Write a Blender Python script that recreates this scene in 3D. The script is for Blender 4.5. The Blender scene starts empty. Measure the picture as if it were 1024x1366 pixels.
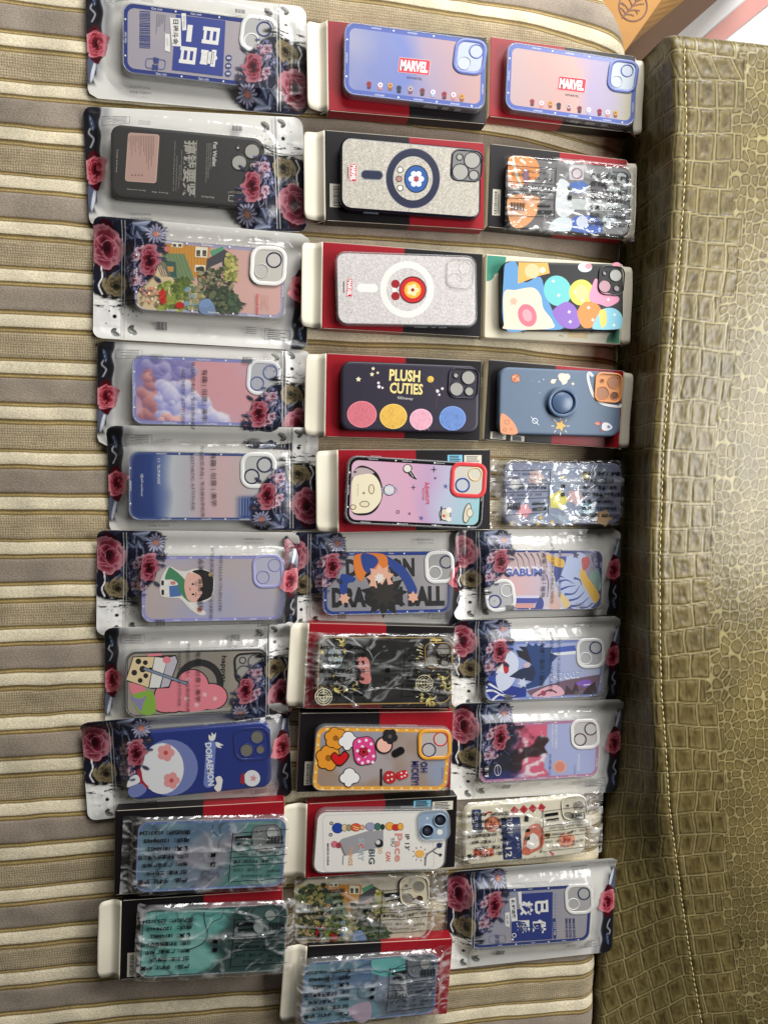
import bpy, math
import numpy as np
from math import radians, sin, cos, pi
SC = bpy.context.scene
COL = SC.collection
# ------------------------------------------------------------------ camera, light, exposure
MM = .001
FPX = 987.0
TX, TY, CAMZ = radians(11), radians(3), 804.0
_d = np.array([math.tan(TX), -math.tan(TY), -1.]); _d /= np.linalg.norm(_d)
_r = np.array([1., 0, 0]) - _d[0]*_d; _r /= np.linalg.norm(_r)
_u = np.cross(_r, _d)
cam = bpy.data.cameras.new('camera'); cam.lens = 36*FPX/1366; cam.sensor_width = 36; cam.clip_start = .01; cam.clip_end = 50
camo = bpy.data.objects.new('camera', cam); COL.objects.link(camo)
from mathutils import Matrix
camo.matrix_world = Matrix(((_r[0], _u[0], -_d[0], 0), (_r[1], _u[1], -_d[1], 0), (_r[2], _u[2], -_d[2], CAMZ*MM), (0, 0, 0, 1)))
SC.camera = camo
W = bpy.data.worlds.new('World'); SC.world = W; W.use_nodes = True
W.node_tree.nodes['Background'].inputs[0].default_value = (1, .97, .92, 1)
W.node_tree.nodes['Background'].inputs[1].default_value = .025

def area(name, loc, target, sx, sy, power, col):
    l = bpy.data.lights.new(name, 'AREA'); l.shape = 'RECTANGLE'; l.size = sx; l.size_y = sy; l.energy = power; l.color = col
    o = bpy.data.objects.new(name, l); COL.objects.link(o); o.location = loc
    d = np.array(target)-np.array(loc)
    from mathutils import Vector
    o.rotation_euler = Vector(d).to_track_quat('-Z', 'Y').to_euler()
    return o
area('window_light_right', (1.14, .12, .80), (.05, .24, 0), .7, .6, 12, (1, .99, .965))
area('window_light_top', (.62, 1.62, 1.02), (.05, .15, 0), 1.3, .8, 33, (1, .995, .98))
SC.view_settings.view_transform = 'Standard'; SC.view_settings.look = 'None'
SC.view_settings.exposure = 0.50; SC.view_settings.gamma = 1.0
SC.cycles.transparent_max_bounces = 24; SC.cycles.max_bounces = 8
SC.cycles.caustics_reflective = False; SC.cycles.caustics_refractive = False
SC.cycles.sample_clamp_indirect = 4

# ------------------------------------------------------------------ helpers
def bp(p, z):                                   # photo pixel -> world mm on the plane z
    p = np.asarray(p, float).reshape(-1, 2)
    ray = _d + ((p[:, :1]-512)/FPX)*_r - ((p[:, 1:]-683)/FPX)*_u
    t = (z-CAMZ)/ray[:, 2:3]
    return (np.array([0, 0, CAMZ])+ray*t)[:, :2]

def S(c):                                       # display colour 0..255 -> linear albedo
    c = np.asarray(c, float)/255.
    return np.clip(np.where(c <= .04045, c/12.92, ((c+.055)/1.055)**2.4), 0, .82)

def smooth(a, b, x):
    t = np.clip((x-a)/(b-a), 0, 1); return t*t*(3-2*t)

def vnoise(x, y, seed=0):
    r = np.random.RandomState(seed); T = r.rand(64, 64)
    xi = np.floor(x).astype(int); yi = np.floor(y).astype(int)
    fx = x-xi; fy = y-yi; fx = fx*fx*(3-2*fx); fy = fy*fy*(3-2*fy)
    g = lambda i, j: T[np.mod(xi+i, 64), np.mod(yi+j, 64)]
    return (g(0, 0)*(1-fx)+g(1, 0)*fx)*(1-fy)+(g(0, 1)*(1-fx)+g(1, 1)*fx)*fy

def fbm(x, y, seed=0, o=4):
    s = 0; a = .5
    for i in range(o):
        s = s+a*vnoise(x*2**i+i*7.3, y*2**i+i*3.1, seed+i); a *= .5
    return s/(1-.5**o)

def ridge(x, y, seed=0, o=3):
    s = 0; a = .5
    for i in range(o):
        s = s+a*(1-np.abs(2*vnoise(x*2**i+i*5.7, y*2**i+i*2.9, seed+i)-1)); a *= .5
    return s/(1-.5**o)

def obj(name, me, parent=None):
    o = bpy.data.objects.new(name, me); COL.objects.link(o)
    if parent is not None: o.parent = parent
    return o

def mesh(name, V, F, mat, parent=None, cols=None, sm=False, mi=None, loc=None):
    V = np.asarray(V, float)*MM
    me = bpy.data.meshes.new(name)
    if isinstance(F, np.ndarray):
        n = len(F); k = F.shape[1]
        me.vertices.add(len(V)); me.vertices.foreach_set('co', V.astype(np.float32).ravel())
        me.loops.add(n*k); me.loops.foreach_set('vertex_index', F.astype(np.int32).ravel())
        me.polygons.add(n); me.polygons.foreach_set('loop_start', np.arange(0, n*k, k, dtype=np.int32))
        me.update(calc_edges=True)
    else:
        me.from_pydata(V.tolist(), [], [tuple(int(i) for i in f) for f in F]); me.update()
    for m in (mat if isinstance(mat, (list, tuple)) else [mat]): me.materials.append(m)
    if mi is not None: me.polygons.foreach_set('material_index', np.asarray(mi, np.int32))
    me.polygons.foreach_set('use_smooth', np.full(len(me.polygons), bool(sm)))
    if cols is not None:
        c = np.asarray(cols, float)
        if c.shape[1] == 3: c = np.hstack([c, np.ones((len(c), 1))])
        a = me.color_attributes.new('Col', 'FLOAT_COLOR', 'POINT'); a.data.foreach_set('color', c.astype(np.float32).ravel())
    o = obj(name, me, parent)
    if loc is not None: o.location = loc
    return o

def tag(o, label=None, cat=None, group=None, kind=None):
    if label: o['label'] = label
    if cat: o['category'] = cat
    if group: o['group'] = group
    if kind: o['kind'] = kind
    return o

def empty(name, x, y, z, rot, label, cat, group=None):
    o = bpy.data.objects.new(name, None); COL.objects.link(o)
    o.location = (x*MM, y*MM, z*MM); o.rotation_euler = (0, 0, rot); o.empty_display_size = .02
    return tag(o, label, cat, group)

def grid_faces(ny, nx):
    i = np.arange((ny-1)*(nx-1)); r = i//(nx-1); c = i % (nx-1); a = r*nx+c
    return np.stack([a, a+1, a+nx+1, a+nx], 1)

def rr(L, Wd, r, n=7):                          # rounded rectangle outline, ccw
    r = min(r, L/2-.01, Wd/2-.01); P = []
    for cx, cy, a0 in ((L/2-r, Wd/2-r, 0), (-L/2+r, Wd/2-r, 90), (-L/2+r, -Wd/2+r, 180), (L/2-r, -Wd/2+r, 270)):
        for i in range(n+1):
            a = radians(a0+90*i/n); P.append((cx+r*cos(a), cy+r*sin(a)))
    return np.array(P)

def rr_grid(L, Wd, r, res):                     # regular grid pulled inside a rounded rectangle
    nx = max(3, int(round(L/res))+1); ny = max(3, int(round(Wd/res))+1)
    y = np.linspace(-Wd/2, Wd/2, ny)
    dy = np.clip(np.abs(y)-(Wd/2-r), 0, r); hw = L/2-r+np.sqrt(np.maximum(r*r-dy*dy, 0))
    X = np.linspace(-1, 1, nx)[None, :]*hw[:, None]; Y = np.repeat(y[:, None], nx, 1)
    return X, Y

def loft(rings):                                # rings: list of (N,3); returns verts, quads
    n = len(rings[0]); V = np.vstack(rings); F = []
    for k in range(len(rings)-1):
        for i in range(n):
            j = (i+1) % n; F.append((k*n+i, k*n+j, (k+1)*n+j, (k+1)*n+i))
    return V, F

def ring3(P, z): return np.hstack([P, np.full((len(P), 1), z)])

# ------------------------------------------------------------------ materials
MATS = {}
def nt(name):
    m = bpy.data.materials.new(name); m.use_nodes = True; n = m.node_tree
    return m, n, n.nodes, n.links, n.nodes['Principled BSDF'], n.nodes['Material Output']

def plain(name, col, rough=.5, spec=.5, coat=0, metal=0, bump=0, bscale=300, var=.0):
    if name in MATS: return MATS[name]
    m, t, N, Lk, b, o = nt(name)
    b.inputs['Base Color'].default_value = (*col, 1); b.inputs['Roughness'].default_value = rough
    b.inputs['Specular IOR Level'].default_value = spec; b.inputs['Coat Weight'].default_value = coat; b.inputs['Metallic'].default_value = metal
    tc = N.new('ShaderNodeTexCoord'); ns = N.new('ShaderNodeTexNoise'); ns.inputs['Scale'].default_value = bscale; ns.inputs['Detail'].default_value = 4
    Lk.new(tc.outputs['Object'], ns.inputs['Vector'])
    if var:
        mx = N.new('ShaderNodeMix'); mx.data_type = 'RGBA'; mx.inputs['Factor'].default_value = 1
        mx.inputs['A'].default_value = (*[c*(1-var) for c in col], 1); mx.inputs['B'].default_value = (*[min(1, c*(1+var)) for c in col], 1)
        Lk.new(ns.outputs['Fac'], mx.inputs['Factor']); Lk.new(mx.outputs['Result'], b.inputs['Base Color'])
    if bump:
        bm = N.new('ShaderNodeBump'); bm.inputs['Strength'].default_value = bump; bm.inputs['Distance'].default_value = .0006
        Lk.new(ns.outputs['Fac'], bm.inputs['Height']); Lk.new(bm.outputs['Normal'], b.inputs['Normal'])
    MATS[name] = m; return m

def vcol(name, rough, spec=.5, coat=0, metal=0, bump=0, bscale=900):
    m, t, N, Lk, b, o = nt(name)
    a = N.new('ShaderNodeVertexColor'); a.layer_name = 'Col'
    Lk.new(a.outputs['Color'], b.inputs['Base Color']); b.inputs['Roughness'].default_value = rough
    b.inputs['Specular IOR Level'].default_value = spec; b.inputs['Coat Weight'].default_value = coat; b.inputs['Metallic'].default_value = metal
    b.inputs['Coat Roughness'].default_value = .08
    if bump:
        tc = N.new('ShaderNodeTexCoord'); ns = N.new('ShaderNodeTexNoise'); ns.inputs['Scale'].default_value = bscale; ns.inputs['Detail'].default_value = 3
        Lk.new(tc.outputs['Object'], ns.inputs['Vector'])
        bm = N.new('ShaderNodeBump'); bm.inputs['Strength'].default_value = bump; bm.inputs['Distance'].default_value = .0004
        Lk.new(ns.outputs['Fac'], bm.inputs['Height']); Lk.new(bm.outputs['Normal'], b.inputs['Normal'])
    return m
INK = vcol('printed_ink', .42, .4)
PANEL = vcol('printed_panel', .34, .45)
GLOSSP = vcol('glossy_panel', .16, .5)
SOFT = vcol('soft_touch_plastic', .5, .4, bump=.05, bscale=4000)
GLITTER = vcol('glitter_leather', .45, .5, bump=.9, bscale=1100)
LEATHER = vcol('crocodile_leather', .37, .5, bump=.25, bscale=1400)

def film_mat(name, transp, milk, gloss_rough, boost, vc, milkcol=(.8, .8, .78)):
    m, t, N, Lk, b, o = nt(name)
    tr = N.new('ShaderNodeBsdfTransparent'); tr.inputs[0].default_value = (transp, transp, transp*.99, 1)
    df = N.new('ShaderNodeBsdfDiffuse'); df.inputs[0].default_value = (*milkcol, 1)
    gl = N.new('ShaderNodeBsdfGlossy'); gl.inputs['Roughness'].default_value = gloss_rough; gl.inputs[0].default_value = (1, 1, 1, 1)
    fr = N.new('ShaderNodeLayerWeight'); fr.inputs['Blend'].default_value = .5      # same from both sides of the film
    pw = N.new('ShaderNodeMath'); pw.operation = 'POWER'; pw.inputs[1].default_value = 4.0; Lk.new(fr.outputs['Facing'], pw.inputs[0])
    mu = N.new('ShaderNodeMath'); mu.operation = 'MULTIPLY_ADD'; mu.inputs[1].default_value = .8; mu.inputs[2].default_value = .045*boost; mu.use_clamp = True
    m1 = N.new('ShaderNodeMixShader'); m1.inputs[0].default_value = milk
    m2 = N.new('ShaderNodeMixShader')
    Lk.new(tr.outputs[0], m1.inputs[1]); Lk.new(df.outputs[0], m1.inputs[2])
    Lk.new(pw.outputs[0], mu.inputs[0]); Lk.new(mu.outputs[0], m2.inputs[0])
    Lk.new(m1.outputs[0], m2.inputs[1]); Lk.new(gl.outputs[0], m2.inputs[2])
    last = m2
    if vc:
        a = N.new('ShaderNodeVertexColor'); a.layer_name = 'Col'
        Lk.new(a.outputs['Color'], b.inputs['Base Color']); b.inputs['Roughness'].default_value = .3
        m3 = N.new('ShaderNodeMixShader'); Lk.new(a.outputs['Alpha'], m3.inputs[0])
        Lk.new(m2.outputs[0], m3.inputs[1]); Lk.new(b.outputs[0], m3.inputs[2]); last = m3
    Lk.new(last.outputs[0], o.inputs['Surface'])
    return m
POUCH = film_mat('pouch_film', .975, .022, .15, 1.0, True)
CELLO = film_mat('cellophane_film', .975, .02, .11, 1.5, True)
CLEAR = film_mat('clear_plastic', .9, .16, .22, 1.0, False, (.8, .82, .85))

def fabric_mat():
    m, t, N, Lk, b, o = nt('striped_upholstery')
    tc = N.new('ShaderNodeTexCoord'); sx = N.new('ShaderNodeSeparateXYZ'); Lk.new(tc.outputs['Object'], sx.inputs[0])
    at = N.new('ShaderNodeAttribute'); at.attribute_name = 'stripe'
    ramp = N.new('ShaderNodeValToRGB'); cr = ramp.color_ramp; cr.interpolation = 'LINEAR'
    hr = N.new('ShaderNodeValToRGB'); hc = hr.color_ramp
    GR = S((146, 133, 118)); CR = S((212, 200, 171)); RB = S((188, 170, 136)); G1 = S((98, 79, 40)); G2 = S((180, 155, 100)); G3 = S((122, 102, 56))
    stops = [(0, GR)]
    for a, bb, nxt in ((.252, .311, CR), (.44, .51, RB), (.766, .813, CR), (.942, 1.0, GR)):
        w = bb-a
        prev = stops[-1][1]
        stops += [(a-.004, prev), (a+.004, G1), (a+w*.30, G3), (a+w*.55, G2), (a+w*.72, G3), (bb-.008, G1)]
        if bb < 1: stops += [(bb+.002, nxt)]
    while len(cr.elements) < len(stops): cr.elements.new(.5)
    for i, (p, c) in enumerate(stops): cr.elements[i].position = min(1, p)
    for i, (p, c) in enumerate(stops):
        cr.elements[i].color = (*c, 1)
    Lk.new(at.outputs['Fac'], ramp.inputs[0])
    # woven texture: fine threads + mottling
    mp = N.new('ShaderNodeMapping'); mp.inputs['Scale'].default_value = (520, 900, 300); Lk.new(tc.outputs['Object'], mp.inputs[0])
    n1 = N.new('ShaderNodeTexNoise'); n1.inputs['Scale'].default_value = 1; n1.inputs['Detail'].default_value = 3; Lk.new(mp.outputs[0], n1.inputs['Vector'])
    n2 = N.new('ShaderNodeTexNoise'); n2.inputs['Scale'].default_value = 24; n2.inputs['Detail'].default_value = 6; Lk.new(tc.outputs['Object'], n2.inputs['Vector'])
    mp2 = N.new('ShaderNodeMapping'); mp2.inputs['Rotation'].default_value = (0, 0, radians(45)); mp2.inputs['Scale'].default_value = (560, 560, 560); Lk.new(tc.outputs['Object'], mp2.inputs[0])
    ck = N.new('ShaderNodeTexChecker'); ck.inputs['Scale'].default_value = 1.0; ck.inputs[1].default_value = (1, 1, 1, 1); ck.inputs[2].default_value = (0, 0, 0, 1); Lk.new(mp2.outputs[0], ck.inputs['Vector'])
    isr = N.new('ShaderNodeMath'); isr.operation = 'COMPARE'; isr.inputs[1].default_value = .638; isr.inputs[2].default_value = .125; Lk.new(at.outputs['Fac'], isr.inputs[0])
    ckm = N.new('ShaderNodeMath'); ckm.operation = 'MULTIPLY'; Lk.new(ck.outputs['Fac'], ckm.inputs[0]); Lk.new(isr.outputs[0], ckm.inputs[1])
    va = N.new('ShaderNodeMapRange'); va.inputs['From Min'].default_value = .3; va.inputs['From Max'].default_value = .7; va.inputs['To Min'].default_value = .74; va.inputs['To Max'].default_value = 1.22; Lk.new(n1.outputs['Fac'], va.inputs['Value'])
    vb = N.new('ShaderNodeMapRange'); vb.inputs['From Min'].default_value = .3; vb.inputs['From Max'].default_value = .7; vb.inputs['To Min'].default_value = .76; vb.inputs['To Max'].default_value = 1.18; Lk.new(n2.outputs['Fac'], vb.inputs['Value'])
    mm = N.new('ShaderNodeMath'); mm.operation = 'MULTIPLY'; Lk.new(va.outputs[0], mm.inputs[0]); Lk.new(vb.outputs[0], mm.inputs[1])
    ckr = N.new('ShaderNodeMapRange'); ckr.inputs['To Min'].default_value = 1.06; ckr.inputs['To Max'].default_value = .66; Lk.new(ckm.outputs[0], ckr.inputs['Value'])
    m3 = N.new('ShaderNodeMath'); m3.operation = 'MULTIPLY'; Lk.new(mm.outputs[0], m3.inputs[0]); Lk.new(ckr.outputs[0], m3.inputs[1])
    vm = N.new('ShaderNodeVectorMath'); vm.operation = 'SCALE'; Lk.new(ramp.outputs['Color'], vm.inputs[0]); Lk.new(m3.outputs[0], vm.inputs['Scale'])
    Lk.new(vm.outputs[0], b.inputs['Base Color'])
    b.inputs['Roughness'].default_value = .75; b.inputs['Sheen Weight'].default_value = .1
    bm = N.new('ShaderNodeBump'); bm.inputs['Strength'].default_value = .55; bm.inputs['Distance'].default_value = .0007
    ad = N.new('ShaderNodeMath'); ad.operation = 'SUBTRACT'; Lk.new(n1.outputs['Fac'], ad.inputs[0]); Lk.new(ckm.outputs[0], ad.inputs[1])
    Lk.new(ad.outputs[0], bm.inputs['Height']); Lk.new(bm.outputs['Normal'], b.inputs['Normal'])
    return m

# ------------------------------------------------------------------ text meshes
TXT = {}
def text_mesh(s, bold=0.0):
    key = (s, bold)
    if key in TXT: return TXT[key]
    cu = bpy.data.curves.new('t', 'FONT'); cu.body = s; cu.size = 1; cu.offset = bold; cu.resolution_u = 2; cu.align_x = 'CENTER'
    o = bpy.data.objects.new('t', cu); COL.objects.link(o)
    dg = bpy.context.evaluated_depsgraph_get(); ev = o.evaluated_get(dg)
    me = ev.to_mesh()
    V = np.array([v.co[:2] for v in me.vertices]).reshape(-1, 2); F = [tuple(p.vertices) for p in me.polygons]
    ev.to_mesh_clear(); bpy.data.objects.remove(o); bpy.data.curves.remove(cu)
    if len(V) == 0: V = np.zeros((3, 2)); F = []
    lo, hi = V.min(0), V.max(0)
    V = V-(lo+hi)/2; h = max(hi[1]-lo[1], 1e-3)
    V = V/h
    TXT[key] = (V, F, (hi[0]-lo[0])/h); return TXT[key]

class Ink:
    """collects printed shapes; every call lies a hair above the last"""
    def __init__(s, P, z0=0., dz=.006, zf=None, sub=None):
        s.P = P; s.z0 = z0; s.dz = dz; s.zf = zf; s.n = 0; s.V = []; s.F = []; s.C = []; s.lay = 0; s.sub = sub
    def addl(s, p, faces, col):                 # local mm
        p = np.asarray(p, float).reshape(-1, 2)
        z = s.z0+s.lay*s.dz + (s.zf(p) if s.zf else 0)
        V = np.column_stack([p, np.broadcast_to(z, len(p))])
        s.V.append(V); s.F += [tuple(i+s.n for i in f) for f in faces]; s.C.append(np.tile(S(col), (len(p), 1))); s.n += len(p); s.lay += 1
    def add(s, p, faces, col): s.addl(s.P(np.asarray(p, float).reshape(-1, 2)), faces, col)
    def poly(s, p, col): s.add(p, [tuple(range(len(p)))], col)
    @staticmethod
    def cr(p, n=6, closed=True):
        p = np.asarray(p, float); m = len(p); out = []
        for i in range(m if closed else m-1):
            g = lambda k: p[(k) % m] if closed else p[min(max(k, 0), m-1)]
            a, b, c, d = g(i-1), g(i), g(i+1), g(i+2)
            for j in range(n):
                t = j/n; out.append(.5*((2*b)+(c-a)*t+(2*a-5*b+4*c-d)*t*t+(3*b-a-3*c+d)*t**3))
        if not closed: out.append(p[-1])
        return np.array(out)
    def sm(s, p, col): s.poly(s.cr(p), col)
    def circ(s, x, y, r, col, ry=None, ang=0, n=28):
        ry = ry or r; a = np.arange(n)*2*pi/n; c, d = cos(radians(ang)), sin(radians(ang))
        q = np.column_stack([r*np.cos(a), ry*np.sin(a)])
        s.poly(np.column_stack([x+q[:, 0]*c+q[:, 1]*d, y-q[:, 0]*d+q[:, 1]*c]), col)
    def loopband(s, A, B, col):
        n = len(A); s.add(np.vstack([A, B]), [(i, (i+1) % n, n+(i+1) % n, n+i) for i in range(n)], col)
    def ring(s, x, y, r, w, col, n=36, ry=None):
        a = np.arange(n)*2*pi/n; q = np.column_stack([np.cos(a), np.sin(a)*((ry or r)/r)]); c = np.array([x, y])
        s.loopband(c+q*r, c+q*(r-w), col)
    def _rr(s, cx, cy, w, h, r, ang):
        q = rr(w, h, r, 5); a = radians(ang)
        return np.column_stack([cx+q[:, 0]*cos(a)-q[:, 1]*sin(a), cy-(q[:, 0]*sin(a)+q[:, 1]*cos(a))])
    def rr(s, cx, cy, w, h, r, ang, col): s.poly(s._rr(cx, cy, w, h, r, ang), col)
    def rro(s, cx, cy, w, h, r, ang, t, col): s.loopband(s._rr(cx, cy, w, h, r, ang), s._rr(cx, cy, w-2*t, h-2*t, max(r-t, .5), ang), col)
    def ln(s, p, w, col, curve=False, taper=False):
        p = np.asarray(p, float)
        if curve: p = s.cr(p, 6, False)
        if s.sub:
            q = [p[0]]
            for a, b in zip(p[:-1], p[1:]):
                k = max(1, int(np.linalg.norm(b-a)/s.sub))
                q += [a+(b-a)*j/k for j in range(1, k+1)]
            p = np.array(q)
        d = np.gradient(p, axis=0); d /= np.maximum(np.linalg.norm(d, axis=1, keepdims=True), 1e-6)
        nn = np.column_stack([-d[:, 1], d[:, 0]])*w/2
        if taper: nn = nn*np.linspace(1, .15, len(p))[:, None]
        m = len(p); s.add(np.vstack([p+nn, p-nn]), [(i, i+1, m+i+1, m+i) for i in range(m-1)], col)
    def tx(s, st, x, y, h, ang, col, w=None, b=0., flip=False):
        V, F, asp = text_mesh(st, b); q = V*h
        if w: q = q*np.array([w/(asp*h), 1])
        a = radians(ang); sg = -1 if flip else 1
        s.add(np.column_stack([x+q[:, 0]*cos(a)-sg*q[:, 1]*sin(a), y-(q[:, 0]*sin(a)+sg*q[:, 1]*cos(a))]), F, col)
    def star(s, x, y, r, n, inner, rot, col):
        a = np.arange(2*n)*pi/n+radians(rot); R = np.where(np.arange(2*n) % 2 == 0, r, r*inner)
        s.poly(np.column_stack([x+R*np.cos(a), y-R*np.sin(a)]), col)
    def build(s, name, parent, mat=None):
        if not s.V: return None
        return mesh(name, np.vstack(s.V), s.F, mat or INK, parent, np.vstack(s.C))

def fit(corners, z):
    q = bp(corners, z); c = q.mean(0)
    ax = q[1]-q[0]+q[2]-q[3]; a = math.atan2(ax[1], ax[0])
    L = (np.linalg.norm(q[1]-q[0])+np.linalg.norm(q[2]-q[3]))/2; Wd = (np.linalg.norm(q[3]-q[0])+np.linalg.norm(q[2]-q[1]))/2
    return c, a, L, Wd

# ------------------------------------------------------------------ setting: floor, sofa
SOFA = empty('sofa', 0, 0, 0, 0, 'sofa with striped beige and gold fabric seat and olive crocodile leather armrest', 'sofa')
def build_setting():
    # floor far below the seat
    fl = plain('floor_tile', (.78, .77, .75), .35, var=.05, bscale=20)
    o = mesh('floor', [(-3000, -3000, -420), (3000, -3000, -420), (3000, 3000, -420), (-3000, 3000, -420)], [(0, 1, 2, 3)], fl); tag(o, kind='structure')
    pk = plain('pink_tile', S((205, 150, 142)), .35, var=.12, bscale=25)
    def band(px, z, name, m):
        q = bp(px, z); o = mesh(name, [(x, y, z) for x, y in q], [tuple(range(len(q)))], m); return o
    o = band([(1061, -60), (880, 102), (905, 102), (1106, -60)], -416, 'floor_border', pk); tag(o, kind='structure')
    # padded tan bench cover beyond the seat: top, khaki bevel, brown side
    rows = [([(700, -90), (700, 120)], -70), ([(895.5, -20), (811, 100)], -70), ([(960, -40), (793, 100)], -100), ([(1000, -40), (838, 100)], -250), ([(1002, -40), (842, 100)], -420)]
    V = []
    n = 14
    for (a, b), z in rows:
        qa, qb = bp([a], z)[0], bp([b], z)[0]
        for i in range(n+1):
            p = qa+(qb-qa)*i/n; V.append((p[0], p[1], z))
    F = grid_faces(len(rows), n+1)
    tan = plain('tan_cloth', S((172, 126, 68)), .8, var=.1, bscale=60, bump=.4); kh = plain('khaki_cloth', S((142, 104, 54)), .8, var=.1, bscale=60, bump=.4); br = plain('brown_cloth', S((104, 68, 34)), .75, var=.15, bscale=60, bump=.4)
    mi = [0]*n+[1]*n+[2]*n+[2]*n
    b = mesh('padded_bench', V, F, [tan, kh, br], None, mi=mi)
    tag(b, 'tan cloth bench with a brown leaf outline and brown side, beyond the cushion corner', 'bench')
    k = Ink(lambda p: bp(p, -69.5), -69.4)
    cx, cy = 844, 8; DK = (96, 40, 22)
    k.ring(cx, cy, 19.5, 1.6, DK, ry=21)
    k.ln([(829, 24), (838, 14), (848, 2), (856, -12)], 1.8, DK, True)
    for (p, q) in (((834, 19), (827, 10)), ((838, 14), (829, 3)), ((843, 8), (835, -5)), ((848, 2), (842, -10)), ((834, 19), (845, 21)), ((838, 14), (853, 14)), ((843, 8), (859, 5)), ((848, 2), (862, -3)), ((846, 13), (850, 19)), ((832, 7), (826, 4))):
        k.ln([p, ((p[0]+q[0])/2+.6, (p[1]+q[1])/2-.8), q], 1.2, DK, True)
    k.build('leaf_outline', b)
    # seat cushion
    def xedge(y): return np.where(y < 490, 446+0*y, 376+np.sqrt(np.maximum(70**2-(y-490)**2, 0)))-10*smooth(-200, -620, y)
    ys = np.concatenate([np.arange(-900, -640, 8.), np.arange(-640, 552, 2.0), np.linspace(552, 560, 9)])
    xs = np.concatenate([np.linspace(-420, 330, 130), np.linspace(330, 446, 50)[1:]])
    Y = np.repeat(ys[:, None], len(xs), 1); xe = xedge(ys)[:, None]
    X = np.where(xs[None] > 300, 300+(xs[None]-300)/146*(xe-300), xs[None])
    P = 91.06
    warp = 2.4*(fbm(X/130, Y/170, 3, 3)-.5)*2 + 1.3*(vnoise(X/22, Y/60, 5)-.5)
    bend = (9+22*smooth(250, 450, Y)-17*smooth(465, 535, Y))*np.clip((X-270)/176, 0, 2)**1.6
    low = -np.interp(Y, [-584, 139, 257, 380, 490], [14, 0, -7, -11, 2])*smooth(-150, 130, X)
    T = np.mod((457.0-(Y+bend-low+warp))/P, 1.0)
    gro = np.zeros_like(T)
    for a, b_ in ((.252, .311), (.44, .51), (.766, .813), (.942, 1.0)):
        c = (a+b_)/2; d = np.abs(T-c)*P; gro += -1.3*np.exp(-(d/2.6)**2)
    puff = .9*np.cos((T-.37)*2*pi*1)+.8*np.cos(T*4*pi)+1.6*(fbm(X/40, Y/28, 77, 2)-.5)
    Z = -3.2+gro+puff+2.2*(fbm(X/90, Y/90, 9, 3)-.5)
    dr = np.minimum(xe-X, 560-Y); R = 34.; dd = np.clip(R-dr, 0, R); Z -= R-np.sqrt(np.maximum(R*R-dd*dd, 0))
    # skirts
    for dz in (10, 50, 130):
        X = np.column_stack([X, X[:, -1]-.05*dz*0]); Y = np.column_stack([Y, Y[:, -1]]); Z = np.column_stack([Z, Z[:, -1]-dz]); T = np.column_stack([T, T[:, -1]])
    V = np.column_stack([X.ravel(), Y.ravel(), Z.ravel()]); fm = fabric_mat()
    c = mesh('seat_cushion', V, grid_faces(*X.shape), fm, None, sm=True)
    # the stripe coordinate goes through an unwrapped attribute per corner-safe value
    Tu = (457.0-(Y[:, :]+np.column_stack([bend-low+warp]+[(bend-low+warp)[:, -1]]*3)))/P
    a = c.data.attributes.new('stripe_raw', 'FLOAT', 'POINT'); a.data.foreach_set('value', Tu.ravel().astype(np.float32))
    N = fm.node_tree.nodes; Lk = fm.node_tree.links
    at = [n_ for n_ in N if n_.bl_idname == 'ShaderNodeAttribute'][0]; at.attribute_name = 'stripe_raw'
    fr = N.new('ShaderNodeMath'); fr.operation = 'FLOORED_MODULO'; fr.inputs[1].default_value = 1.0
    targets = [l.to_socket for l in at.outputs['Fac'].links]
    for l in list(at.outputs['Fac'].links): Lk.remove(l)
    Lk.new(at.outputs['Fac'], fr.inputs[0])
    for s_ in targets: Lk.new(fr.outputs[0], s_)
    c.parent = SOFA
    # piping along the right edge
    pv = []; m = 8; py = np.linspace(-900, -400, 120); pxs = xedge(py)
    for x, y in zip(pxs, py):
        for i in range(m): pv.append((x+.5+2.2*cos(2*pi*i/m), y, -40+2.2*sin(2*pi*i/m)))
    pf = [(k_*m+i, k_*m+(i+1) % m, (k_+1)*m+(i+1) % m, (k_+1)*m+i) for k_ in range(len(py)-1) for i in range(m)]
    mesh('piping', pv, pf, plain('piping_cord', S((176, 166, 140)), .7, bump=.4), c, sm=True)
    sb = mesh('base_frame', [(-900, -900, -140), (760, -900, -140), (760, 440, -140), (-900, 440, -140), (-900, -900, -400), (760, -900, -400), (760, 440, -400), (-900, 440, -400)],
              [(0, 1, 2, 3), (0, 4, 5, 1), (1, 5, 6, 2), (2, 6, 7, 3), (3, 7, 4, 0)], plain('dark_lining', (.02, .016, .012), .9)); sb.parent = SOFA

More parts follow.
